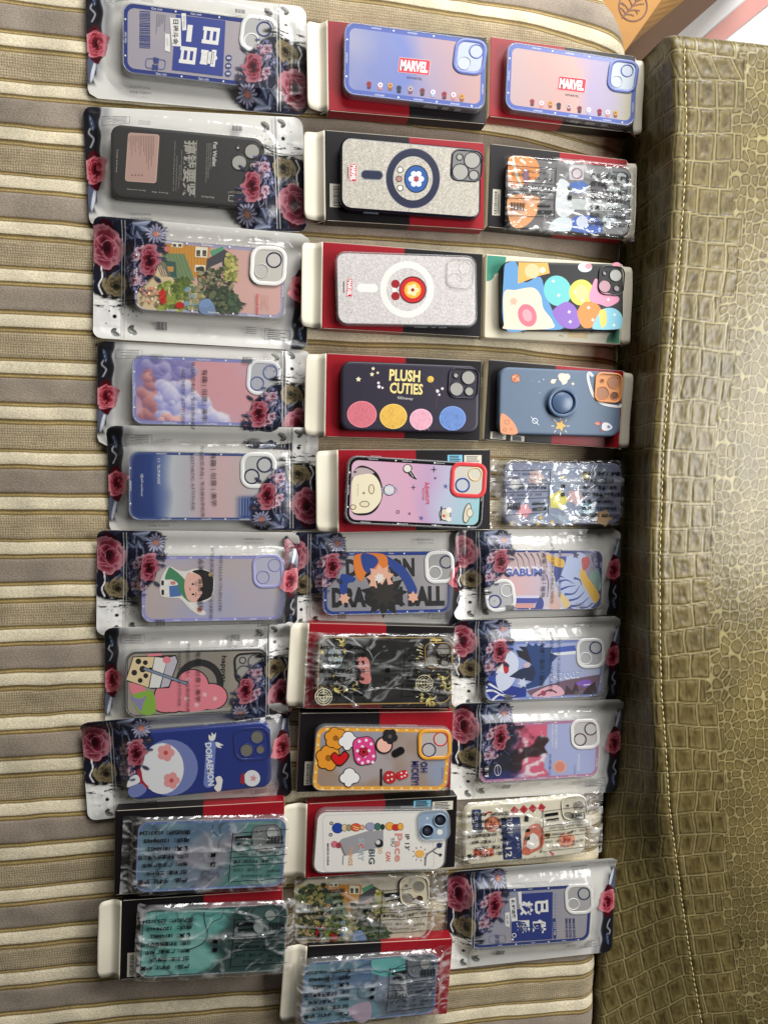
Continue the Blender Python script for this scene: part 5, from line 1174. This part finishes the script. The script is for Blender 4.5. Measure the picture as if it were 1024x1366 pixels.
for i in range(46):
    x, y = (rs.uniform(725, 905), rs.uniform(290, 465)) if i < 30 else (rs.uniform(215, 330), rs.uniform(140, 460))
    a = rs.uniform(0, 6.3); k.ln([(x, y), (x+9*cos(a), y+9*sin(a)), (x+15*cos(a+.8), y+15*sin(a+.8))], 6, [(196, 190, 160), GD, (150, 140, 110)][i % 3], True, True)
for i in range(9): k.ln([(745-(i % 3)*8, 150+i*16), (765, 160+i*16)], 7, [(196, 190, 160), GD][i % 2], False, True)
c.frame(842, 212, 144, 136, 36, 5, 2, (150, 120, 66), inner=(40, 36, 34), hgt=.9); k.rr(830, 132, 60, 10, 1, 0, GD)
for x, y, r in ((870, 184, 36), (808, 248, 36), (876, 250, 21), (806, 178, 15)): c.lens(x, y, r, 4, (70, 62, 52), (130, 126, 118))
c.done(); C7 = c
box([411, 832, 605, 836, 601, 946, 407, 944], RED, .52, BLK, 'l', 'red and black box under the wrapped black and gold phone case', fl=20)
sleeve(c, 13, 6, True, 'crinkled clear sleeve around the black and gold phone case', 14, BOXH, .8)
# row 8 orange rim
c = Case([419, 968, 602, 971, 599, 1056, 417, 1056], BOXH, 10, (370, 935, 3.938), 'grey blue phone case with an orange rim and a pink spotted patch', 'clear', iris(((138, 146, 168), (156, 152, 162), (150, 128, 110), (160, 150, 150)), 31, 3))
c.border(1.2, 4.6, (224, 158, 58)); k = c.k
P0 = k.P; k.P = lambda p: np.column_stack([p[:, 0], -p[:, 1]])
for f_ in np.linspace(.08, .94, 13):
    for sy in (-1, 1): k.rr((f_-.5)*c.L, sy*(c.W/2-c.ins), 3.2, 2.2, .6, 0, (232, 204, 130))
for f_ in np.linspace(.15, .85, 6):
    for sx_ in (-1, 1): k.rr(sx_*(c.L/2-c.ins), (f_-.5)*c.W, 2.2, 3.0, .6, 0, (232, 204, 130))
k.P = P0; OR2 = (220, 144, 44); OUT = (34, 24, 20)
def flower(x, y, r, col, core, n=5):
    for q in range(2):
        for j in range(n): k.circ(x+r*.55*cos(j*2*pi/n+.3), y+r*.55*sin(j*2*pi/n+.3), r*(.5 if q == 0 else .43), OUT if q == 0 else col)
    k.circ(x, y, r*.26, core)
flower(268, 300, 66, OR2, (150, 90, 20), 6); flower(306, 196, 58, OR2, (150, 90, 20), 6)
k.sm([(300, 330), (278, 292), (300, 268), (326, 284), (352, 262), (378, 286), (362, 318), (330, 344)], OUT); k.sm([(302, 324), (285, 292), (302, 275), (326, 292), (352, 270), (370, 288), (356, 314), (330, 336)], (200, 24, 28))
for p in ((372, 206), (378, 398)):
    for q, dr in ((OUT, 4), ((228, 226, 224), 0)):
        for dx, dy, r in ((-26, 8, 24), (0, -14, 30), (26, 6, 26), (2, 14, 26), (-6, 34, 18)): k.circ(p[0]+dx, p[1]+dy, r+dr, q)
k.rr(456, 262, 118, 150, 40, 8, OUT); k.rr(456, 262, 110, 142, 38, 8, (212, 66, 132))
for x, y in ((430, 212), (466, 206), (492, 226), (446, 240), (480, 262), (420, 262), (504, 290), (458, 290), (426, 306), (476, 318), (446, 326), (500, 322)): k.circ(x, y, 8, (230, 218, 224))
flower(452, 268, 26, (170, 30, 50), (60, 14, 24))
k.circ(560, 232, 46, OUT); k.circ(560, 232, 38, (228, 176, 160)); flower(590, 186, 40, (40, 36, 40), (90, 80, 80)); k.rr(634, 268, 70, 40, 18, 30, (22, 20, 22))
k.rr(545, 400, 9, 90, 2, 0, (24, 20, 20)); k.circ(590, 400, 34, (176, 40, 44)); k.rr(656, 388, 60, 44, 16, 20, (190, 40, 48))
for x, y in ((650, 378), (668, 392), (676, 376), (652, 398), (580, 390), (600, 410), (600, 386), (580, 416)): k.circ(x, y, 5, (230, 218, 214))
k.tx('OH', 770, 346, 36, -90, (44, 50, 110), w=56, b=.02); k.tx('MICKEY!', 724, 378, 38, -90, (44, 50, 110), w=126, b=.02); k.tx('©Disney', 868, 380, 8, -90, (90, 90, 110), w=60)
c.frame(824, 228, 174, 160, 44, 18, 1, (224, 158, 58), inner=(178, 168, 160)); c.lens(856, 199, 38, 6, (196, 40, 56), (186, 178, 172)); c.lens(794, 256, 38, 6, (44, 40, 92), (176, 172, 172)); c.buttons([(.58, .74)], 1); c.done()
box([398, 954, 601, 948, 603, 1052, 398, 1055], BLK, .51, RED, '', 'black and red box under the orange rimmed phone case', sticker=[(-.43, -.26, 9, 26, 'c')])
# row 9 white
c = Case([420.8, 1081.7, 598.5, 1078, 595, 1162, 417, 1165.5], BOXH, 10, (370, 1050, 3.938), 'white phone case with two black camera lenses and coloured words', 'clear', grain((222, 218, 210), .02, 3), LEATHER if False else PANEL)
k = c.k; k.rro(530, 288, 580, 300, 26, 2, 3, (196, 196, 196)); SKN = (60, 60, 66)
for x, y, rx, ry, cc in ((316, 216, 30, 28, (36, 66, 150)), (352, 214, 16, 20, (206, 186, 140)), (376, 214, 16, 18, (150, 140, 110)), (412, 212, 28, 22, (206, 84, 50)), (446, 212, 14, 14, (206, 160, 120)), (488, 208, 26, 22, (150, 150, 176)), (526, 208, 18, 20, (60, 110, 90)), (552, 210, 12, 16, (40, 60, 60)), (590, 206, 24, 22, (226, 164, 70)), (622, 212, 22, 18, (196, 50, 44)), (646, 208, 16, 20, (226, 164, 70))): k.circ(x, y, rx, cc, ry); k.ring(x, y, rx, 2, (50, 44, 44), 30, ry)
k.ln([(396, 206), (430, 216)], 4, (226, 200, 150)); k.ln([(400, 218), (428, 226)], 4, (226, 200, 150))
k.poly([(322, 290), (340, 272), (470, 232), (556, 226), (556, 312), (350, 362)], (150, 148, 150)); k.ln([(330, 296), (352, 350), (362, 358)], 4, (90, 84, 84), True)
for s_, x, y, h, w, cc in (('Pace', 636, 318, 40, 150, (206, 140, 128)), ("IP 13'", 682, 290, 24, 84, SKN), ('TPU', 604, 288, 18, 46, (100, 120, 120)), ('CAN', 582, 364, 24, 50, (206, 90, 70)), ('GO', 540, 330, 22, 40, (206, 176, 110)), ('BIG', 496, 366, 32, 78, (60, 80, 84)), ('SCARY', 440, 328, 30, 118, (160, 176, 184)), ('C', 440, 310, 26, 26, (216, 80, 50)), ('THINGS', 384, 362, 22, 100, (206, 150, 110)), ('MADE IN CHINA', 266, 354, 10, 116, SKN)): k.tx(s_, x, y, h, -90, cc, w=w, b=.02)
for x, y in ((284, 190), (280, 250)): k.ring(x, y, 9, 4, SKN)
k.circ(300, 300, 18, (196, 110, 120)); k.circ(322, 306, 15, (150, 60, 70)); k.circ(534, 296, 22, (40, 40, 44)); k.circ(528, 290, 12, (200, 200, 196)); k.ln([(346, 360), (344, 408)], 4, (140, 140, 144))
k.ln([(776, 412), (782, 360), (820, 330), (866, 296)], 8, (120, 120, 120), True); k.ln([(815, 334), (838, 350), (860, 352)], 6, (120, 120, 120), True); k.circ(748, 350, 24, (226, 172, 90), 20)
for a in range(0, 360, 40): k.ln([(748+30*cos(radians(a)), 350-30*sin(radians(a))), (748+40*cos(radians(a)), 350-40*sin(radians(a)))], 3, (120, 90, 60))
k.circ(850, 306, 14, (40, 50, 80)); k.circ(856, 356, 8, (60, 60, 70))
c.frame(818, 202, 176, 168, 48, 12, 3, (206, 206, 206), inner=(140, 158, 176), hgt=1.2, mat=CLEAR); k.rr(820, 200, 134, 126, 34, 3, (138, 158, 180))
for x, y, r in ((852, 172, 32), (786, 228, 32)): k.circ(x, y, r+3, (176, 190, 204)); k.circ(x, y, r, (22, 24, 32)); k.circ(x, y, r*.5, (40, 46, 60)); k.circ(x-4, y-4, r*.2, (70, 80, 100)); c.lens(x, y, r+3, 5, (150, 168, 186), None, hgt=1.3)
k.circ(852, 236, 15, (226, 224, 214)); k.circ(786, 164, 7, (190, 200, 206)); c.buttons([(.62, .74)], 1); c.done()
box([409, 1072, 610, 1063, 606, 1156, 408, 1172], RED, .51, BLK, 'l', 'red and black box under the white phone case', fl=26, sticker=[(.26, .42, 20, 8, 'b'), (.40, .38, 24, 10, 'p')])
# row 10 house in sleeve
c = Case([395.4, 1176.7, 572, 1166.5, 571, 1253, 395.4, 1260.5], 1, 10, (370, 1150, 3.938), 'wrapped beige phone case with an orange cottage picture, without a box', (206, 196, 176))
k = c.k
def hf(x, y):   # map the cottage picture onto this case
    u, v = (x-225)/640, (y-125)/305; return (105+u*690*.98+0, 104-u*38+v*322)
k.rr(*hf(300, 270), 180, 260, 20, 4, (150, 150, 96)); house(k, hf)
scatter(k, 108, 115, 250, 400, 150, 6, 14, ((60, 70, 44), (84, 96, 56), (120, 116, 72), (48, 56, 40), (150, 132, 84)), 12)
for p in (((205, 330), (215, 410)), ((285, 370), (292, 412))): k.ln(p, 18, (150, 30, 28))
c.frame(716, 146, 154, 152, 44, 6, 3, (222, 214, 190), inner=(206, 196, 170), hgt=1.2)
for x, y, r, cc in ((740, 124, 30, (136, 130, 120)), (680, 186, 30, (140, 134, 122)), (744, 187, 19, (70, 52, 40)), (676, 120, 10, (60, 54, 48))): c.lens(x, y, r, 3, (176, 166, 142), cc)
c.done(); C10 = c
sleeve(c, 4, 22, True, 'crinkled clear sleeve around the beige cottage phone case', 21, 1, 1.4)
c = marblecase([405.5, 1287, 583, 1268, 582, 1355.5, 400.5, 1367], (370, 1240, 3.938), 'wrapped blue and aqua marbled phone case at the bottom of the middle column', marble(((84, 114, 148), (108, 144, 158), (130, 140, 158), (96, 104, 118)), 25, .66), (92, 120, 170), ((90, 98, 112), (110, 116, 124)), (160, 160, 160), (752, 190, 146, 120, 40, 8), ((776, 180, 30), (716, 214, 9)))
k = c.k; k.poly([(490, 160), (670, 140), (672, 235), (560, 250), (492, 230)], (104, 178, 176)); k.ln([(490, 160), (494, 200), (530, 225), (600, 212), (672, 180)], 5, (50, 84, 120), True); k.sm([(370, 420), (480, 380), (490, 460), (430, 490)], (176, 156, 176)); c.buttons([(.58, .7)], 1); c.done(); C11 = c
box([405.5, 1263, 601, 1253, 598.5, 1352, 407, 1366], BLK, .5, RED, 'l', 'black and red box under the blue and aqua marbled phone case at the bottom', fl=25)
sleeve(c, 6, 16, True, 'crinkled clear sleeve around the lowest blue and aqua marbled phone case', 27, BOXH, 1.1)
box([152, 1084, 379, 1068, 378, 1178, 154, 1192], BLK, .51, RED, '', 'black and red box under the wrapped blue marbled phone case, ninth down the left column')
sleeve(A9, 15, 3, True, 'crinkled clear sleeve around the blue marbled phone case on the left', 33, BOXH, 1.0)
box([161, 1204, 377, 1186, 374, 1290, 161, 1305], BLK, .5, RED, 'l', 'black and red box with a long white flap under the teal marbled phone case', fl=23, sticker=[(-.42, -.32, 12, 26, 'c')])
sleeve(A10, 4, 8, True, 'crinkled clear sleeve around the teal marbled phone case', 41, BOXH, 1.1)

# ======================================================= right column below the boxes
c = Case([646, 732, 804.6, 734, 802, 813, 647, 817], 2, 10, (590, 695, 3.938), 'phone case with blue stripes and a white camera frame at its lower left', 'clear', fgrad([(0, (206, 168, 176)), (.3, (214, 176, 180)), (.5, (190, 180, 200)), (1, (120, 112, 140))], .1, 3))
k = c.k; BLU = (56, 70, 142); PB = (176, 188, 224)
k.poly([(345, 165), (560, 165), (560, 215), (540, 260), (520, 240), (500, 220), (430, 250), (350, 230)], (190, 166, 170))
for i in range(6): k.ln([(360+i*34, 170), (390+i*30, 200), (400+i*30, 250)], 8, (70, 64, 76), True, True)
k.poly([(385, 405), (505, 405), (490, 432), (385, 432)], (70, 78, 160)); k.poly([(385, 392), (510, 392), (505, 405), (385, 405)], (206, 206, 226)); k.poly([(385, 434), (490, 434), (484, 458), (385, 458)], (206, 150, 150))
k.sm([(600, 260), (640, 200), (720, 165), (760, 200), (730, 260), (745, 340), (800, 400), (780, 456), (680, 458), (640, 400), (600, 330)], PB)
k.sm([(585, 280), (600, 200), (650, 190), (630, 260), (600, 320)], BLU); k.sm([(545, 180), (600, 190), (640, 210), (630, 245), (590, 235), (560, 210)], (222, 176, 70)); k.sm([(720, 290), (740, 240), (760, 290), (810, 360), (825, 400), (800, 430), (760, 370)], (222, 176, 70)); k.sm([(770, 290), (810, 250), (830, 300), (826, 370), (790, 330)], (126, 160, 150)); k.sm([(730, 200), (765, 190), (770, 230), (740, 260)], (186, 56, 60)); k.sm([(780, 180), (830, 170), (830, 240), (800, 240)], (70, 64, 110))
for p in (((610, 320), (650, 310), (690, 330)), ((620, 360), (660, 345), (700, 340)), ((640, 385), (690, 380), (720, 340)), ((655, 420), (710, 405), (745, 370)), ((670, 448), (720, 440), (770, 400)), ((720, 456), (760, 452), (790, 430)), ((600, 300), (620, 290), (640, 300)), ((690, 300), (720, 310), (730, 340))): k.ln(p, 13, BLU, True, True)
k.sm([(486, 455), (500, 420), (530, 395), (560, 360), (600, 350), (660, 455)], (196, 186, 200)); k.sm([(486, 456), (510, 400), (530, 420), (525, 458)], BLU); k.sm([(560, 456), (575, 370), (600, 400), (620, 456)], (206, 172, 164)); k.sm([(640, 456), (610, 380), (650, 400), (670, 440)], (214, 190, 130)); k.ln([(550, 250), (585, 300), (570, 370)], 10, (206, 200, 190), True); k.ln([(545, 280), (556, 330), (550, 400)], 4, (80, 70, 90), True)
k.star(700, 180, 20, 5, .5, 10, (60, 56, 84))
k.tx('GABUM', 425, 262, 46, 0, (222, 222, 232), w=206, b=.06); k.tx('GABUM', 422, 270, 42, 0, (86, 96, 168), w=200, b=.05)
c.border(.9, 3.6, (48, 62, 132)); c.btext('GABU', h=1.9, flipb=True, left=(), right=(.25, .6))
c.frame(302, 392, 160, 168, 52, 19, 8, (226, 226, 226), inner=(176, 176, 178)); c.lens(337, 365, 35, 6, (222, 222, 226), (182, 182, 184)); c.lens(274, 422, 36, 8, (44, 58, 130), (186, 186, 188)); c.done(); D6 = c
c = Case([646, 856, 806, 852, 802, 929, 647, 937], 2, 10, (590, 810, 3.938), 'lilac blue phone case with a dark spiky burst and white numbers', 'clear', fgrad([(0, (40, 64, 150)), (.12, (60, 84, 170)), (.28, (150, 164, 214)), (.6, (160, 170, 210)), (1, (176, 182, 208))], .15, 21))
k = c.k
k.poly([(228, 380), (300, 400), (440, 430), (440, 470), (260, 490), (226, 440)], (30, 50, 140)); k.sm([(300, 250), (360, 230), (400, 290), (370, 400), (310, 440), (280, 380)], (206, 212, 234)); k.poly([(570, 215), (695, 200), (700, 228), (580, 240)], (62, 88, 176)); k.poly([(575, 242), (700, 230), (700, 246), (575, 256)], (222, 226, 236))
k.poly([(440, 440), (640, 385), (830, 352), (815, 455), (470, 472)], (110, 84, 104)); k.sm([(470, 470), (520, 430), (600, 410), (640, 450), (600, 468)], (214, 166, 182)); k.poly([(640, 460), (650, 410), (680, 440), (700, 390), (720, 450)], (66, 46, 56)); k.sm([(700, 400), (760, 380), (785, 400), (750, 420)], (130, 90, 190)); k.poly([(730, 460), (760, 420), (800, 390), (812, 455)], (50, 36, 46)); k.ln([(500, 466), (560, 436), (600, 450)], 8, (84, 40, 60), True); k.circ(530, 452, 14, (150, 60, 80)); k.ln([(740, 410), (775, 405)], 6, (222, 210, 226))
k.poly([(385, 225), (425, 230), (400, 206), (440, 208), (450, 190), (475, 205), (490, 188), (505, 205), (530, 192), (530, 212), (576, 210), (565, 240), (606, 255), (575, 290), (565, 350), (520, 410), (450, 430), (410, 425), (470, 390), (350, 365), (400, 330), (470, 300), (400, 260)], (30, 62, 116)); k.poly([(385, 225), (425, 230), (400, 206), (440, 208), (470, 300), (400, 260)], (26, 28, 44)); k.poly([(350, 365), (400, 330), (480, 310), (490, 350), (470, 390)], (24, 40, 74)); k.star(420, 398, 30, 6, .5, 8, (200, 206, 226)); k.sm([(270, 300), (320, 280), (345, 300), (350, 330), (330, 345), (290, 335)], (224, 222, 226)); k.sm([(318, 285), (345, 300), (346, 340), (325, 345)], (186, 36, 60)); k.sm([(425, 300), (455, 290), (458, 312), (432, 318)], (200, 176, 186))
for p in (((228, 440), (270, 440), (330, 470), (384, 465)), ((240, 400), (290, 430), (320, 450)), ((260, 490), (300, 460), (360, 466))): k.ln(p, 13, (222, 224, 234), True, True)
k.tx('H7007', 650, 360, 40, 5, (222, 226, 238), w=168, b=.04); k.tx('H7007', 652, 356, 34, 5, (140, 156, 210), w=164, b=.02)
c.border(.9, 3.4, (120, 136, 196)); c.btext('Naruto', h=1.9, flipb=True, left=(), right=(.7,))
c.frame(776, 242, 150, 160, 50, 18, 2, (228, 228, 228), inner=(180, 180, 184)); c.lens(804, 212, 34, 7, (40, 44, 100), (184, 184, 188)); c.lens(750, 270, 34, 7, (226, 226, 228), (184, 184, 188)); c.done(); D7 = c
def mountain(U, V):
    n = ridge(U*11, V*6, 71, 4); m = fbm(U*9+3, V*6, 73, 4); t = U+.22*(m-.5)-.06*(V-.5)
    c_ = mixc((26, 24, 44), (146, 96, 140), smooth(.24, .36, t)); c_ = c_+(np.array((206, 92, 120))-c_)*(smooth(.35, .6, n*.6+U*.8+.2*(.5-V))*smooth(.27, .36, U+.2*(m-.5)))[:, None]
    c_ = c_+(np.array((222, 206, 214))-c_)*(smooth(.62, .78, ridge(U*9, V*5, 75, 4)+.2*(m-.5)-.3*np.abs(V-.55))*smooth(.27, .36, U+.2*(m-.5)))[:, None]; c_ = c_*(1-.75*smooth(.5, .68, fbm(U*10, V*6, 77, 3))*smooth(.15, .3, U))[:, None]; c_ = c_+(np.array((40, 48, 110))-c_)*(smooth(.75, 1., V+.25*(m-.5))*smooth(.42, .2, U))[:, None]
    r = smooth(.545, .56, U+.05*(vnoise(U*0, V*9, 79)-.5)); return c_+(np.array((160, 168, 208))-c_)*r[:, None]
c = Case([638, 964.4, 801, 959, 797, 1035.5, 639.5, 1047], 2, 10, (590, 920, 3.938), 'phone case with a crimson and white mountain beside a lilac panel', 'clear', mountain)
k = c.k; k.circ(616, 405, 34, (216, 160, 140)); k.circ(616, 405, 26, (206, 130, 112)); k.ring(290, 424, 18, 2.5, (206, 206, 214), 30, 30); k.ln([(288, 398), (292, 450)], 2, (206, 206, 214))
for i in range(9): k.ln([(222, 350+i*13), (242, 350+i*13)], 4+3*(i % 3), (216, 216, 222))
k.tx('WORLD CAMERA', 596, 246, 14, -90, (226, 226, 232), w=128); k.tx('STARLIGHT', 577, 240, 12, -90, (222, 222, 232), w=126); k.tx('日照金山', 565, 396, 14, -90, (92, 100, 150), w=112); k.tx('MOUNTAIN', 714, 382, 14, -90, (226, 228, 236), w=86); k.tx('romance', 694, 420, 6, -90, (120, 130, 170), w=50); k.tx('SNOW', 286, 305, 12, -90, (222, 222, 226), w=46); k.tx('good view', 306, 305, 7, -90, (180, 180, 190), w=80)
c.border(.9, 3.6, (176, 120, 156)); c.btext('WE-ALAS', h=1.8, flipb=True, left=(), right=(.4, .75))
c.frame(747, 234, 152, 160, 50, 18, 3, (228, 226, 224), inner=(190, 186, 186)); c.lens(778, 206, 34, 6, (70, 28, 50), (196, 192, 192)); c.lens(722, 262, 34, 6, (70, 28, 50), (196, 192, 192)); c.done(); D8 = c
c = Case([620.5, 1075.5, 783, 1061.6, 779, 1139, 619, 1155.5], 3, 10, (590, 1040, 3.938), 'wrapped cream phone case with four red diamonds and navy labels', (226, 218, 196))
k = c.k; NV = (34, 48, 98); RD = (196, 62, 52)
for x, y in ((378, 161), (426, 156), (473, 151), (519, 146)): k.star(x, y, 23, 4, .72, 5, (196, 44, 54)); k.tx('发', x, y, 17, 0, (120, 24, 34), b=.03)
k.rr(180, 218, 50, 124, 8, 3, NV); k.tx('Get rich', 180, 218, 20, -87, (220, 220, 214), w=100); k.rr(362, 308, 100, 222, 8, 3, NV); k.tx('2021', 352, 240, 30, -87, (206, 206, 206), w=78); k.tx('-12', 346, 366, 34, -87, (222, 220, 214), w=82, b=.02); k.tx('U M', 396, 330, 12, -87, (160, 166, 190), w=60)
k.circ(262, 234, 42, (206, 112, 76)); k.ring(262, 234, 42, 4, (150, 60, 40)); k.circ(262, 234, 30, (216, 140, 100)); k.tx('福', 262, 234, 34, -90, (150, 50, 36), b=.03); k.ln([(222, 190), (238, 172), (260, 172)], 9, RD, True)
k.rr(216, 384, 110, 44, 12, 4, (222, 140, 96)); k.tx('招财进宝', 216, 384, 32, 4, (190, 40, 40), w=104, b=.04)
k.sm([(430, 300), (450, 250), (500, 230), (530, 270), (530, 340), (500, 370), (450, 390), (420, 370)], (206, 112, 84)); k.sm([(445, 320), (470, 280), (500, 300), (505, 345), (470, 365), (440, 350)], (232, 226, 218)); k.sm([(418, 365), (440, 370), (465, 380), (450, 396), (420, 390)], (206, 112, 84)); k.circ(552, 294, 16, (190, 160, 110)); k.circ(552, 294, 11, (120, 96, 60)); k.rr(440, 204, 22, 34, 2, -6, (26, 26, 30))
k.sm([(610, 300), (640, 280), (690, 296), (688, 340), (650, 356), (612, 340)], (226, 160, 130)); k.tx('发财', 650, 318, 36, 0, RD, w=46, b=.05); k.tx('go', 570, 390, 22, -30, RD, b=.04)
for x, y in ((303, 160), (512, 378), (484, 402), (236, 434), (330, 200)): k.star(x, y, 9, 4, .35, 0, (200, 176, 140))
c.frame(690, 146, 134, 124, 40, 5, 5, (226, 218, 196), inner=(206, 198, 178), hgt=1.1)
for x, y, r, cc in ((712, 136, 27, (140, 132, 122)), (657, 192, 27, (150, 144, 132)), (717, 192, 16, (96, 84, 74)), (655, 136, 9, (40, 36, 34))): c.lens(x, y, r, 3, (180, 172, 150), cc)
c.done(); D9 = c
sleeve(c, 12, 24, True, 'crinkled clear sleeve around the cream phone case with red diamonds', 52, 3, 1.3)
c = Case([628, 1187, 790.6, 1178, 787, 1255.7, 628, 1268], 2, 10, (590, 1130, 3.938), 'grey phone case with four white characters on a navy square', 'clear', iris(((150, 150, 164), (160, 154, 160), (140, 142, 160)), 44))
c.border(1.4, 3.8, (36, 52, 116)); c.btext('healthy', h=1.7)
k = c.k; k.poly([(412, 246), (578, 236), (576, 484), (362, 498), (364, 330), (412, 326)], (30, 48, 122))
for s_, x, y in (('已', 520, 316), ('做', 508, 418), ('核', 440, 322), ('酸', 424, 422)): k.tx(s_, x, y, 70, -88, WH, w=74, b=.05)
k.poly([(350, 272), (384, 264), (394, 388), (362, 392)], WH); k.tx('新冠退散', 372, 328, 20, -87, (20, 24, 60), w=100, b=.03); k.poly([(396, 236), (414, 234), (416, 300), (402, 302)], WH); k.poly([(328, 346), (352, 342), (352, 422), (330, 414)], WH); k.tx('健康', 340, 382, 12, -87, (60, 70, 120), w=50)
k.ring(376, 464, 12, 4, WH); k.circ(368, 486, 6, WH)
for i in range(4): k.ln([(300+i*9, 290), (298+i*9, 290+60+30*(i % 2))], 2, (120, 120, 132))
k.rro(288, 484, 90, 42, 14, 3, 3, (120, 124, 150)); k.tx('康健', 288, 484, 24, -87, (80, 88, 130), w=52)
k.tx('HEALTHY', 254, 370, 24, -88, (90, 98, 150), w=110); k.rr(588, 428, 16, 110, 8, 2, (44, 58, 124)); k.tx('2022 NB', 588, 428, 9, -88, WH, w=70)
for x in (652, 670, 690): k.tx('IMMUNE GOOD', x, 426, 13, -88, (44, 56, 110), w=102, b=.03)
for i in range(7): k.ln([(588, 250+i*18), (594, 250+i*18)], 3, (60, 70, 130))
c.frame(716, 274, 150, 160, 50, 17, 3, (228, 226, 222), inner=(168, 166, 166)); c.lens(742, 244, 34, 7, (44, 54, 84), (172, 172, 172)); c.lens(686, 300, 32, 6, (226, 224, 222), (172, 170, 170)); c.done(); D10 = c

# ======================================================= pouches
PL = 'floral zip pouch '
pouch([118, -22, 412, 5, 406, 156, 113, 124], 'r', A1, {}, PL+'around the case with the blue character block, topmost of the left column', 1)
pouch([114, 138, 404.7, 158, 408, 306, 115.6, 303], 'r', A2, {}, PL+'around the matte black phone case', 2)
pouch([125, 290, 411, 314, 411, 468, 124, 450], 'l', A3, {'t': (7, 20), 'b': (3, 14)}, PL+'around the pink cottage phone case', 3)
pouch([129, 456, 415, 466, 415, 602, 130.6, 592], 'r', A4, {}, PL+'around the purple cloud phone case', 4)
pouch([143, 571, 423, 569, 426, 709, 146, 709], 'r', A5, {'t': (11, 20)}, PL+'around the navy to pink phone case', 5)
pouch([127, 710, 399, 707, 397, 848, 131, 845], 'l', A6, {'t': (6, 18)}, PL+'around the lilac case with the child in green', 6)
pouch([139, 839, 389, 828, 389, 962, 141, 968], 'r', A7, {'t': (8, 18), 'r': (1, 5)}, PL+'around the case with the spotted drink cup', 7)
pouch([106, 960, 386, 934, 388, 1062, 119, 1097], 'l', A8, {'t': (12.5, 16)}, PL+'around the deep blue phone case', 8)
pouch([378, 712, 620, 709, 616, 836, 379, 836], 'l', C6, {'l': (5, 14)}, PL+'around the case with black block lettering', 9)
pouch([605, 709, 829, 704, 826, 822, 605, 825], 'l', D6, {'l': (6, 16)}, PL+'around the case with blue stripes, highest of the right column', 10)
pouch([606.5, 828, 826, 821, 826, 936, 601, 945], 'l', D7, {'t': (4, 14)}, PL+'around the case with the spiky burst', 11)
pouch([601.4, 940, 830, 929, 826, 1060, 605, 1065], 'l', D8, {'t': (7, 16)}, PL+'around the crimson mountain phone case', 12)
pouch([592.5, 1159, 823.6, 1142.7, 816, 1269.7, 600, 1296], 'l', D10, {'t': (8, 14)}, PL+'around the case with the navy square, lowest of the right column', 13)
